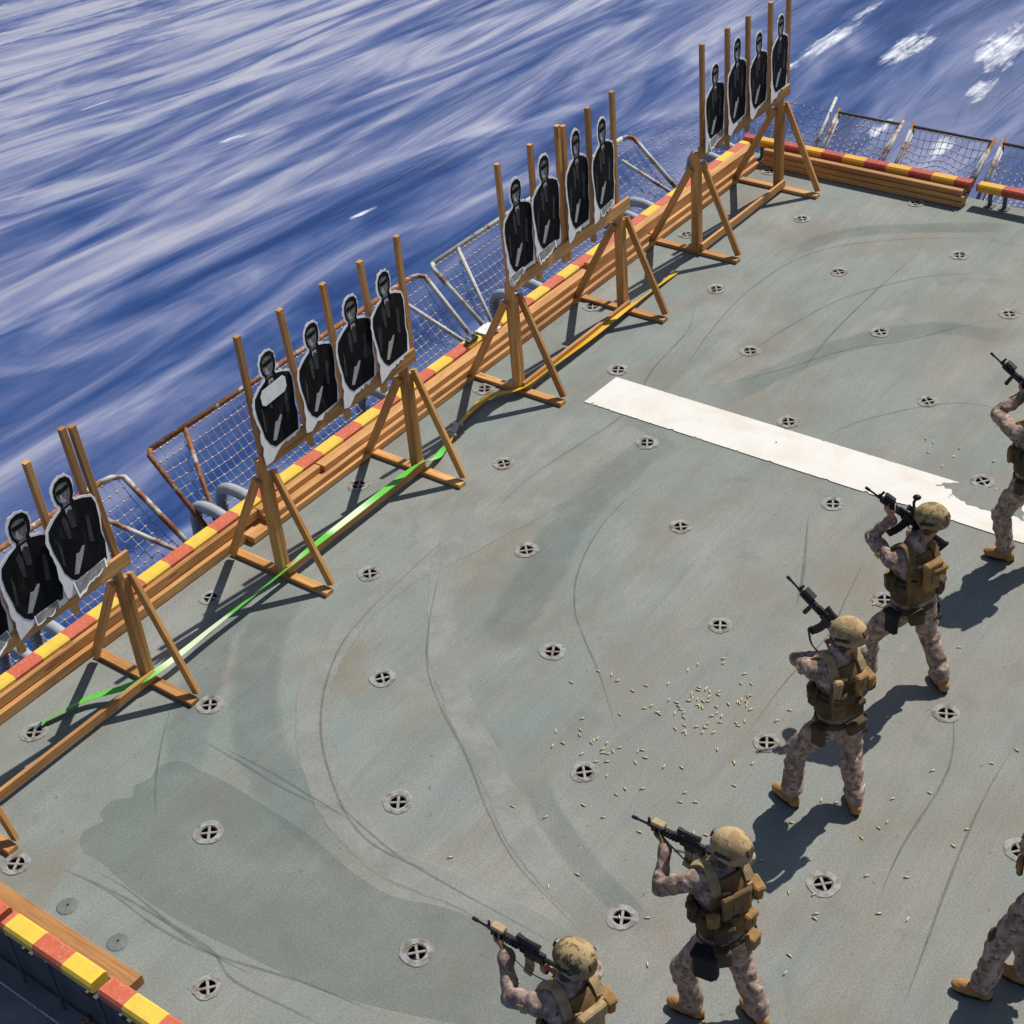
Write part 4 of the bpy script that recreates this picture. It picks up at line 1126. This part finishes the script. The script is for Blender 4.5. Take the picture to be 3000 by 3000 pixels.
def hand(B, wrist, d, n, side, curl, kind, s=1.0, spread=.0, thumb=1):
    """palm, four unequal bent fingers and a thumb leaving the side of the palm near its base. n = way the palm faces, side = towards the thumb"""
    d = Vector(d).normalized(); n = Vector(n); n = (n - d*n.dot(d)).normalized()
    sv = d.cross(n); sv = sv if sv.dot(Vector(side)) > 0 else -sv
    w = Vector(wrist)
    for k in (-1, 0, 1): B.cap(w + sv*.013*k, w + d*.085*s + sv*.024*k, .017, .0145, kind, 8)
    for i, (off, ln) in enumerate(((.030, .92), (.010, 1.05), (-.011, 1.0), (-.031, .80))):
        p = w + d*.088*s + sv*off; dd = d + sv*spread*off*10; dd.normalize()
        ang = 0
        for j, (L, cu) in enumerate(((.042, curl[0]), (.027, curl[1]), (.021, curl[2]))):
            ang += math.radians(cu)
            q = p + (dd*math.cos(ang) + n*math.sin(ang)) * L*ln*s
            B.cap(p, q, .0098 - .0008*j, .0092 - .0008*j, kind, 7); p = q
    p = w + d*.028*s + sv*.030
    q = p + (d*.55 + sv*.55 + n*.5).normalized()*.038; r_ = q + (d*.75 + n*.65 + sv*.05).normalized()*.030; t_ = r_ + (d*.6 + n*.8 - sv*.2).normalized()*.024
    B.cap(p, q, .0125, .0112, kind, 7); B.cap(q, r_, .0108, .0100, kind, 7); B.cap(r_, t_, .0098, .0085, kind, 7)

def soldier(label, P):
    """P: pelvis, hips/chest turn (deg, clockwise from +Y), feet, rifle and hands; world metres"""
    pel = Vector(P['pelvis'])
    root = thing("person", label, "person", (pel.x, pel.y, 0), 0)
    off = Vector((pel.x, pel.y, 0))
    L = lambda v: Vector(v) - off
    def yaw(a): a = math.radians(a); return Vector((math.cos(a), -math.sin(a), 0)), Vector((math.sin(a), math.cos(a), 0))
    rh, fh = yaw(P['hip']); rc_, fc = yaw(P['chest'])
    Z = Vector((0, 0, 1))
    pl = L(pel)
    lean = fc*P.get('lean', .07) + rc_*P.get('tilt', 0)
    sc = pl + Z*.50 + lean                                    # between the shoulders
    def spine(t): return pl + Z*.50*t + lean*(t**1.2)
    B = Body()
    # torso
    rg = []
    for t, rx, ry in ((-.20, .125, .095), (-.08, .165, .118), (.05, .172, .122), (.25, .158, .112), (.45, .158, .110), (.65, .172, .120), (.82, .182, .122), (.94, .165, .105), (1.03, .11, .08)):
        f = min(1, max(0, t)); rv = (rh*(1-f) + rc_*f).normalized(); fv = (fh*(1-f) + fc*f).normalized()
        rg.append((spine(max(0, t)) + (Z*.5*t if t < 0 else Vector()), rv, fv, rx, ry))
    B.loft(rg)
    # neck and head
    hd = L(P['head']); look = Vector(P.get('look', (0, 1, 0))).normalized()
    hup = Vector(P.get('hup', (0, 0, 1))); hr = look.cross(hup).normalized(); hup = hr.cross(look)
    HR = Matrix((hr, look, hup)).transposed()
    B.cap(sc + Z*.03, hd - hup*.05 - look*.015, .064, .056, 1)
    B.cap(sc + Z*.015, sc + Z*.045 + (hd-sc)*.12, .082, .074, 0)          # collar
    B.ell(hd + hup*.02 - look*.008, (.076, .098, .112), HR, 1)
    B.ell(hd - hup*.055 + look*.030, (.054, .062, .058), HR, 1)         # jaw
    B.cap(hd + look*.090 + hup*.012, hd + look*.108 - hup*.018, .010, .014, 1, 7)   # nose
    B.cap(hd + look*.083 - hup*.050 - hr*.018, hd + look*.083 - hup*.050 + hr*.018, .010, .010, 1, 7)  # mouth
    for s in (-1, 1): B.ell(hd + hr*.077*s - look*.005 - hup*.01, (.012, .026, .034), HR, 1)
    # legs
    feet = []
    for s, key in ((-1, 'footL'), (1, 'footR')):
        fx, fy, fa = P[key][:3]; lift = P[key][3] if len(P[key]) > 3 else 0
        rf, ff = yaw(fa)
        ank = L((fx, fy, .105 + lift))
        hip = pl + rh*.095*s - Z*.03
        kp = ff*1.0 + rf*.18*s
        if key+'pole' in P: kp = Vector(P[key+'pole'])
        knee, ank = two_bone(hip, ank, .425, .415, kp)
        B.cap(hip, knee, .108, .082, 0); B.cap(knee, ank + (knee-ank)*.06, .082, .070, 0)
        B.cap(knee + (hip-knee)*.5 + rh*.03*s, knee + (hip-knee)*.33 + rh*.035*s, .06, .06, 0)      # cargo pocket
        B.cap(ank + (knee-ank)*.20, ank + (knee-ank)*.13, .079, .077, 0)                            # bloused cuff
        B.cap(ank, ank - Z*.03, .045, .045, 2); B.cap(ank - Z*.05 - ff*.03, ank - Z*.055 + ff*.10, .036, .032, 2)
        feet.append((ank, ff, rf, knee, s))
    # arms
    arms = {}
    for s, key in ((-1, 'L'), (1, 'R')):
        sh = sc + rc_*.190*s - Z*.035 + fc*(.03 if s < 0 else .0) + Z*P.get('shrug' + key, 0)
        wr = L(P['wrist' + key])
        el, wr = two_bone(sh, wr, .30, .275, P['elbow' + key])
        B.cap(sc + rc_*.10*s - Z*.005, sh, .070, .070, 0)
        B.cap(sh, el, .068, .053, 0); B.cap(el, el + (wr-el)*.86, .053, .042, 0); B.cap(el + (wr-el)*.78, el + (wr-el)*.90, .045, .043, 0)
        B.cap(el + (wr-el)*.86, wr, .030, .026, P.get('handmat', 1))
        hd_ = P['hand' + key]
        hand(B, wr, hd_[0], hd_[1], hd_[2], hd_[3], P.get('handmat', 1))
        arms[key] = (sh, el, wr)
    me0 = bpy.data.meshes.new("body0"); B.bm.to_mesh(me0); B.bm.free()
    me = evaluated(me0, "body", [('REMESH', dict(mode='VOXEL', voxel_size=.0085, use_smooth_shade=True)), ('SMOOTH', dict(factor=.5, iterations=5))])
    nv = len(me.vertices); co = np.empty(nv*3); me.vertices.foreach_get('co', co); co = co.reshape(-1, 3)
    best = np.full(nv, 1e9); kind = np.zeros(nv, int)
    for a, b, r0, r1, kd in B.seg:
        a = np.array(a); b = np.array(b); ab = b - a; l2 = max(1e-9, ab @ ab)
        tt = np.clip(((co - a) @ ab)/l2, 0, 1); dist = np.linalg.norm(co - a - tt[:, None]*ab, axis=1) - (r0 + (r1-r0)*tt)
        m = dist < best; best[m] = dist[m]; kind[m] = kd
    # cropped hair on the back of the head
    lk, hu, hc_ = np.array(look), np.array(hup), np.array(hd)
    rel = co - hc_
    kind[(kind == 1) & (np.linalg.norm(rel, axis=1) < .16) & (rel @ lk < -.012) & (rel @ hu > -.075)] = 4
    # cloth folds
    nr = np.empty(nv*3); me.vertices.foreach_get('normal', nr); nr = nr.reshape(-1, 3)
    seed = P.get('seed', 0) * 13.7
    dsp = np.zeros(nv)
    for i in np.nonzero(kind == 0)[0]:
        p = co[i]
        dsp[i] = .016*noise.noise((p[0]*9 + seed, p[1]*9, p[2]*15)) + .006*noise.noise((p[0]*22, p[1]*22 + seed, p[2]*34)) + .004
    co = co + nr*dsp[:, None]
    me.vertices.foreach_set('co', co.ravel()); me.update()
    for m in (M_CAMO, M_SKIN, M_BOOT, M_GLOVE, M_HAIR): me.materials.append(m)
    fk = [kind[list(p.vertices)].max() if (kind[list(p.vertices)] == kind[p.vertices[0]]).all() else np.bincount(kind[list(p.vertices)]).argmax() for p in me.polygons]
    me.polygons.foreach_set('material_index', [int(k) for k in fk])
    me.polygons.foreach_set('use_smooth', [True]*len(fk))
    bo = bpy.data.objects.new("body", me); COL.objects.link(bo); bo.parent = root

    # boots
    for ank, ff, rf, knee, s in feet:
        b = MB()
        sh_ = (knee - ank).normalized()
        b.tube([ank - Z*.055 - ff*.012, ank + sh_*.03 - ff*.006, ank + sh_*.12], [.050, .050, .060], 12)
        b.ell(ank - Z*.050 + ff*.065, (.052, .125, .052), Matrix((rf, ff, Z)).transposed(), 14, 8)
        b.ell(ank - Z*.055 + ff*.13, (.050, .065, .040), Matrix((rf, ff, Z)).transposed(), 14, 8)
        b.ell(ank - Z*.055 - ff*.03, (.045, .055, .055), Matrix((rf, ff, Z)).transposed(), 14, 8)
        bt = b.build("boot", M_BOOT, root, True)
        b = MB(); n = 20; pts = []
        for i in range(n):
            a = 2*math.pi*i/n; y = math.cos(a); x = math.sin(a)
            yy = (.128 if y > 0 else .135)*y + .05; xx = (.049 if y > 0 else .040)*x
            pts.append((xx, yy))
        pts = pts[::-1]
        b.prism(pts, ank - Z*.105, rf, ff, .030)
        b.build("sole", M_SOLE, bt)
    # knee pads
    if P.get('pads', True):
        for ank, ff, rf, knee, s in feet:
            if s in P.get('padside', (-1, 1)):
                b = MB(); fwd = (knee - (ank + pl)/2); fwd.z = 0; fwd = (ff*.8 + fwd).normalized(); sd_ = fwd.cross(Z)
                b.ell(knee + fwd*.05, (.062, .045, .085), Matrix((sd_, fwd, Z)).transposed(), 12, 8); b.build("knee_pad", M_VESTD, root, True)
    # torso gear -------------------------------------------------
    def tor(t, a, d=0.0):
        """point on the torso, a = degrees from the front going to the wearer's right"""
        f = min(1, max(0, t)); rv = (rh*(1-f) + rc_*f).normalized(); fv = (fh*(1-f) + fc*f).normalized()
        tt = [(.0, .172, .122), (.25, .164, .118), (.45, .164, .118), (.65, .178, .128), (.82, .186, .128), (.94, .172, .115), (1.03, .13, .095), (1.1, .10, .08)]
        for q in range(len(tt)-1):
            if tt[q][0] <= t <= tt[q+1][0]:
                u = (t-tt[q][0])/(tt[q+1][0]-tt[q][0]); rx = tt[q][1]*(1-u)+tt[q+1][1]*u; ry = tt[q][2]*(1-u)+tt[q+1][2]*u; break
        else: rx, ry = tt[0][1:] if t < 0 else tt[-1][1:]
        A = math.radians(a); ca, sa = math.cos(A), math.sin(A); e = .82
        rx += d; ry += d
        p = spine(t) if t >= 0 else spine(0) + Z*.5*t
        pos = p + fv*ry*math.copysign(abs(ca)**e, ca) + rv*rx*math.copysign(abs(sa)**e, sa)
        nrm = (fv*ca*rx + rv*sa*ry).normalized()
        return pos, nrm
    def panel(name, t0, t1, a0, a1, d, mat, nt_=7, na=18, taper=0.0, parent=None, th=.022):
        bm = bmesh.new(); g = []
        for i in range(nt_):
            u = i/(nt_-1); row = []
            k = 1 - taper*max(0, u-.55)/.45
            for j in range(na):
                w = j/(na-1); mid = (a0+a1)/2
                row.append(bm.verts.new(tor(t0+(t1-t0)*u, mid + (a0-mid + (a1-a0)*w)*k, d)[0]))
            g.append(row)
        for i in range(nt_-1):
            for j in range(na-1): bm.faces.new((g[i][j], g[i][j+1], g[i+1][j+1], g[i+1][j]))
        m0 = bpy.data.meshes.new(name); bm.to_mesh(m0); bm.free()
        m1 = evaluated(m0, name, [('SOLIDIFY', dict(thickness=th, offset=1.0)), ('BEVEL', dict(width=.006, segments=2, limit_method='ANGLE'))])
        m1.materials.append(mat)
        m1.polygons.foreach_set('use_smooth', [True]*len(m1.polygons))
        o = bpy.data.objects.new(name, m1); COL.objects.link(o); o.parent = parent or root
        return o
    vest = panel("vest", .17, .98, -52, 52, .020, M_VEST, taper=.35, th=.03)
    panel("back_panel", .17, 1.04, 126, 234, .020, M_VEST, taper=.3, parent=vest, th=.034)
    panel("cummerbund", .17, .62, 50, 130, .022, M_VESTD, nt_=4, na=10, parent=vest)
    panel("cummerbund", .17, .62, -130, -50, .022, M_VESTD, nt_=4, na=10, parent=vest)
    for s in (-1, 1):
        b = MB(); pts = [tor(.90, 32*s, .035)[0], tor(1.0, 40*s, .03)[0] + Z*.012, sc + rc_*.105*s + Z*.082 + fc*.02, sc + rc_*.108*s + Z*.078 - fc*.045, tor(1.0, 180-40*s, .03)[0] + Z*.012, tor(.90, 180-32*s, .035)[0]]
        b.ribbon(smooth_path(pts, 4), .062, up=Z); vs = list(b.v); nf = list(b.f)
        m0 = bpy.data.meshes.new("strap0"); m0.from_pydata(b.v, [], b.f)
        m1 = evaluated(m0, "shoulder_strap", [('SOLIDIFY', dict(thickness=.016, offset=0))]); m1.materials.append(M_VESTL if P.get('palestrap', True) else M_VEST)
        o = bpy.data.objects.new("shoulder_strap", m1); COL.objects.link(o); o.parent = vest
    def pouch(name, t, a, size, mat, d=.035, lid=True, tilt=0.0):
        p, nrm = tor(t, a, d); r_ = Z.cross(nrm).normalized(); u_ = nrm.cross(r_)
        R = Matrix((r_, nrm, u_)).transposed() @ Matrix.Rotation(tilt, 3, 'Y')
        b = MB(); b.rbox(p + nrm*size[1]*.45, size, R, .019)
        if lid:
            b.rbox(p + nrm*size[1]*.52 + u_*size[2]*.34, (size[0]*1.06, size[1]*1.12, size[2]*.34), R, .012)
            b.rbox(p + nrm*size[1]*1.05 + u_*size[2]*.05, (size[0]*.3, .008, size[2]*.5), R, .003)
        return b.build(name, mat, vest)
    for a in (-34, -8, 20): pouch("magazine_pouch", .38, a, (.078, .042, .15), M_POUCH if a != -8 else M_VEST)
    pouch("radio_pouch", .56, -88, (.08, .05, .16), M_VESTD, .035)
    pouch("medical_pouch", .50, 100, (.13, .07, .12), M_POUCH, .035)
    for (nm, t, a, sz, mt, ti) in P.get('back', (("hydration_pouch", .76, 184, (.21, .030, .20), M_VEST, 0.0), ("utility_pouch", .84, 186, (.15, .03, .07), M_POUCH, .08), ("utility_pouch", .42, 166, (.10, .055, .13), M_POUCH, .08), ("utility_pouch", .40, 205, (.10, .06, .13), M_VESTD, -.08), ("utility_pouch", .60, 226, (.08, .045, .12), M_POUCH, -.1))):
        pouch(nm, t, a, sz, mt, .045, True, ti)
    for t, a in ((.90, 160), (.72, 212), (.60, 240), (.94, 196), (.66, 176), (.58, 186)):            # webbing tabs and buckles
        pouch("buckle_tab", t, a, (.055, .014, .028), M_VESTL if t > .8 else M_BLKNY, .052, False, .25)
    # belt, dump pouch, holster
    panel("belt", -.02, .08, -180, 179, .018, M_VESTD, nt_=3, na=36, th=.014)
    for nm, a, t, sz, mt in P.get('belt', (("dump_pouch", -112, -.13, (.17, .10, .24), M_BLKNY), ("grenade_pouch", 160, .03, (.10, .07, .11), M_POUCH), ("canteen_pouch", 215, .02, (.11, .08, .14), M_VESTD))):
        p, nrm = tor(t, a, .03); r_ = Z.cross(nrm).normalized(); R = Matrix((r_, nrm, Z)).transposed()
        b = MB(); b.rbox(p + nrm*sz[1]*.4, sz, R, .03 if nm == "dump_pouch" else .015); b.rbox(p + nrm*sz[1]*.42 + Z*sz[2]*.42, (sz[0]*1.05, sz[1]*1.08, sz[2]*.2), R, .012)
        b.build(nm, mt, root)
    ank, ff, rf, knee, s = feet[1]
    hipR = pl + rh*.095 - Z*.03
    th_ = hipR + (knee-hipR)*.5 + rh*.115
    ax = (hipR-knee).normalized(); R = Matrix((rh, (ax.cross(rh)).normalized(), ax)).transposed()
    b = MB(); b.rbox(th_, (.035, .085, .17), R, .012); b.rbox(th_ + rh*.012 + ax*.11 - fh*.02, (.03, .045, .08), R, .01); b.rbox(hipR + (knee-hipR)*.42 + rh*.06, (.10, .20, .03), R, .01)
    b.build("thigh_holster", M_BLKNY, root)
    # helmet -----------------------------------------------------
    hm = P.get('helmet', M_HELM)
    bm = bmesh.new(); NU, NV = 28, 12; g = []
    hc = hd + hup*.022 - look*.010
    top = bm.verts.new(hc + hup*.122)
    for j in range(1, NV+1):
        row = []
        for i in range(NU):
            th2 = 2*math.pi*i/NU; cf, sf = math.cos(th2), math.sin(th2)        # 0 = front
            end = 90 + (-7 if cf > .55 else (27 if cf < -.3 else 20 if abs(sf) > .6 else 5))
            ph = math.radians(end*j/NV)
            q = (.108 + .004*(1 if abs(sf) > .7 else 0))
            row.append(bm.verts.new(hc + look*(.134*cf*math.sin(ph)) + hr*(q*sf*math.sin(ph)) + hup*(.122*math.cos(ph))))
        g.append(row)
    for i in range(NU): bm.faces.new((top, g[0][i], g[0][(i+1) % NU]))
    for j in range(NV-1):
        for i in range(NU): bm.faces.new((g[j][i], g[j+1][i], g[j+1][(i+1) % NU], g[j][(i+1) % NU]))
    bmesh.ops.recalc_face_normals(bm, faces=bm.faces[:])
    m0 = bpy.data.meshes.new("h0"); bm.to_mesh(m0); bm.free()
    m1 = evaluated(m0, "helmet", [('SOLIDIFY', dict(thickness=.010, offset=1.0)), ('SUBSURF', dict(levels=1))]); m1.materials.append(hm)
    m1.polygons.foreach_set('use_smooth', [True]*len(m1.polygons))
    he = bpy.data.objects.new("helmet", m1); COL.objects.link(he); he.parent = root
    b = MB()
    b.rbox(hc + look*.128 + hup*.052, (.045, .03, .055), HR @ Matrix.Rotation(.35, 3, 'X'), .008)
    if P.get('nvg'):
        b.tube([hc + look*.135 + hup*.07, hc + look*.13 + hup*.13, hc + look*.105 + hup*.165], .012, 8); b.ell(hc + look*.10 + hup*.175, (.026, .034, .024), HR, 10, 8)
    b.build("helmet_mount", M_GUN, he)
    for s in (-1, 1):
        b = MB(); b.rbox(hc + hr*.119*s + hup*.012 - look*.005, (.012, .12, .026), HR, .004); b.build("side_rail", M_GUN, he)
        b = MB(); b.ell(hd + hr*.092*s - look*.004 - hup*.034, (.030, .036, .044), HR, 14, 10)
        b.rbox(hd + hr*.122*s - look*.004 - hup*.036, (.008, .036, .044), HR, .004)
        b.build("ear_cup", M_EARCUP, root, True)
    b = MB(); b.rbox(hc - look*.128 + hup*.028, (.075, .022, .055), HR @ Matrix.Rotation(-.25, 3, 'X'), .008)
    for k, (u, v) in enumerate(((.3, .06), (-.4, .09), (.1, -.08), (-.05, .12))):
        pass
    b.build("battery_pouch", M_VESTD, he)
    b = MB()
    for s in (-1, 1): b.ribbon(smooth_path([hd + hr*.098*s + hup*.0 + look*.02, hd + hr*.075*s - hup*.06 + look*.045, hd + hr*.02*s - hup*.118 + look*.05], 4), .018, up=look)
    b.build("chin_strap", M_VESTD, he)
    # shooting glasses
    b = MB()
    for s in (-1, 1): b.ell(hd + look*.088 + hr*.034*s + hup*.022, (.034, .018, .022), HR, 10, 8)
    for s in (-1, 1): b.tube([hd + look*.085 + hr*.062*s + hup*.022, hd + look*.0 + hr*.082*s + hup*.018], .004, 5)
    b.tube([hd + look*.10 - hr*.012 + hup*.026, hd + look*.10 + hr*.012 + hup*.026], .005, 5)
    b.build("glasses", M_LENS, root, True)
    # patch on the near shoulder
    sh, el, wr = arms['L']
    outd = (-rc_).normalized(); q = sh + (el-sh)*.35; dn = (el-sh).normalized(); on = (outd - dn*outd.dot(dn)).normalized()
    b = MB(); b.rbox(q + on*.068, (.008, .06, .06), Matrix((on, dn.cross(on), dn)).transposed(), .003); b.build("shoulder_patch", M_VESTL, root)
    return root

GRIP = (72, 75, 55)
def aim(P, butt, d, lh=.60, lroll=0.0, up=(0, 0, 1), cant=None):
    """fill in both hands for a rifle whose butt is at 'butt' and which points along d"""
    butt = Vector(butt); d = Vector(d).normalized(); x = d.cross(Vector(up)).normalized(); u = x.cross(d)
    g = butt + d*.262 - u*.062
    P['wristR'] = g - d*.075 - u*.045 + x*.025
    P['handR'] = ((d*.8 + u*.45), (-x), u, GRIP)
    h = butt + d*lh + u*.0
    P['wristL'] = h - d*.075 - u*.052 - x*.040
    P['handL'] = ((d*.85 + u*.25 + x*.18), (x*.75 + u*.65), (u*1.0 - x*.4), (38, 55, 45))
    return P

# aiming soldier in the middle foreground
B3 = (-3.395, -6.35, 1.435); D3 = (.012, 1, -.01)
P = dict(handmat=3, pelvis=(-3.50, -6.30, .915), hip=20, chest=22, lean=.09, tilt=.03, footL=(-3.57, -6.10, -6), footR=(-3.38, -6.50, 22), head=(-3.395, -6.275, 1.56), look=(.02, 1, -.06), hup=(.14, .05, 1),
         elbowL=(-.75, .1, -1), elbowR=(1, -.3, -.75), seed=1, helmet=M_HELM2, padside=())
aim(P, B3, D3)
soldier("soldier with plain tan helmet aiming a rifle levelly, black pouch on his hip", P)
rifle("levelled rifle with tan handguard box, aimed by the tan-helmeted soldier with black hip pouch", B3, D3, tan_box=True, foregrip=False,
      sling=[(0, .05, -.06), (-.02, .2, -.16), (-.02, .38, -.15), (-.01, .58, -.03)])
# aiming soldier at the bottom edge
B4 = (-4.64, -6.0, 1.445); D4 = (.02, 1, .012)
P = dict(pelvis=(-4.74, -6.03, .92), hip=12, chest=12, lean=.09, tilt=.03, footL=(-4.88, -5.72, 0), footR=(-4.66, -6.14, 25), head=(-4.635, -5.96, 1.59), look=(.02, 1, -.04), hup=(.10, .0, 1),
         elbowL=(-.6, .05, -1), elbowR=(1, -.3, -.7), seed=2, back=(('hydration_pouch', .72, 182, (.19, .05, .30), M_VESTL, .0), ('utility_pouch', .46, 215, (.10, .05, .12), M_POUCH, .1)))
aim(P, B4, D4)
soldier("soldier with patterned helmet aiming a rifle, cut off at the shoulders by the bottom edge", P)
rifle("rifle aimed by the soldier cut off at the bottom edge of the picture", B4, D4, tan_box=True, foregrip=False,
      sling=[(0, .05, -.06), (-.03, .22, -.14), (-.03, .42, -.14), (-.01, .60, -.03)])
# soldier reloading, muzzle up
B2 = (-1.165, -6.08, 1.36); D2 = (.07, .83, .55)
P = dict(pelvis=(-1.33, -5.985, .90), hip=22, chest=22, lean=.05, footL=(-1.52, -5.72, 18), footR=(-1.33, -6.16, 50), head=(-1.24, -5.975, 1.585), look=(-.05, 1, -.18), hup=(.06, .12, 1),
         elbowL=(-1, .55, -.25), elbowR=(1, -.2, -.8), seed=3, helmet=M_HELM2, padside=(), back=(('utility_pouch', .80, 172, (.11, .05, .16), M_POUCH, .12), ('utility_pouch', .62, 200, (.16, .04, .10), M_VESTD, -.1), ('utility_pouch', .40, 176, (.08, .06, .15), M_VESTD, 0), ('radio_pouch', .80, 212, (.06, .05, .20), M_VESTL, .05)), belt=(('dump_pouch', -100, -.10, (.12, .07, .19), M_VESTD), ('grenade_pouch', 178, .02, (.16, .06, .10), M_VESTD)))
aim(P, B2, D2, .45)
P['wristL'] = Vector(B2) + Vector((-.10, .22, .01)); P['handL'] = ((.75, .05, .55), (.5, .5, .3), (0, -.3, 1), (60, 60, 40))
soldier("tan-helmeted soldier holding his rifle muzzle-up, legs apart, beside the densest brass casings", P)
rifle("rifle with foregrip held muzzle-up by the tan-helmeted soldier near the brass casings", B2, D2, foregrip=True, sling=[(0, .05, -.06), (-.05, .12, -.2), (-.05, .3, -.26), (-.02, .42, -.2)])
# soldier by the white stripe
B1 = (.36, -6.02, 1.36); D1 = (-.24, .64, .50)
P = dict(pelvis=(.14, -5.88, .885), hip=25, chest=20, lean=.05, footL=(.0, -5.60, 5), footR=(.26, -6.14, 38), head=(.29, -5.90, 1.60), look=(-.10, 1, -.2), hup=(.05, .15, 1),
         elbowL=(-.55, .15, -1.2), elbowR=(1, -.2, -.8), seed=4, nvg=True, palestrap=False, padside=(), back=(('hydration_pouch', .74, 180, (.16, .06, .27), M_POUCH, 0), ('utility_pouch', .84, 178, (.10, .09, .08), M_VEST, .1), ('utility_pouch', .42, 150, (.09, .05, .16), M_VESTD, 0)), belt=(('dump_pouch', -95, -.16, (.13, .07, .22), M_BLKNY), ('canteen_pouch', 205, .02, (.12, .08, .12), M_VESTD)))
aim(P, B1, D1, .56)
soldier("soldier with a black stub on his patterned helmet, just in front of the white stripe", P)
rifle("short-looking rifle held up close to the face of the soldier before the white stripe", B1, D1, foregrip=False)
# soldier at the right edge
B0 = (2.40, -6.12, 1.43); D0 = (.08, .85, .50)
P = dict(padside=(), pelvis=(2.19, -6.03, .93), hip=18, chest=20, lean=.05, footL=(2.12, -5.90, -8), footR=(2.38, -6.34, 30), head=(2.38, -6.02, 1.60), look=(0, 1, -.1), hup=(.05, .1, 1),
         elbowL=(-1, .5, -.6), elbowR=(1, -.2, -.8), seed=5, belt=(('grenade_pouch', -100, -.02, (.09, .06, .13), M_VESTD), ('canteen_pouch', 200, .02, (.11, .08, .14), M_POUCH)))
aim(P, B0, D0, .42)
soldier("soldier half cut off by the right edge, one boot forward, near the white stripe's end", P)
rifle("dark rifle held muzzle-up at the right edge beyond the white stripe", B0, D0)
# walking soldier at the lower right
B5 = (-1.86, -8.0, 1.25); D5 = (.35, .45, -.8)
P = dict(pelvis=(-2.04, -7.86, .89), hip=10, chest=10, lean=.05, footL=(-2.40, -7.62, -10), footR=(-2.14, -7.83, 0), head=(-2.02, -7.80, 1.62), look=(.2, 1, -.1),
         elbowL=(-.6, -.3, -1), elbowR=(1, -.3, -.8), seed=6)
aim(P, B5, D5, .45)
soldier("soldier in the lower right corner of whom only legs and brown boots show", P)
rifle("rifle held by the soldier cut off at the lower right edge", B5, D5)
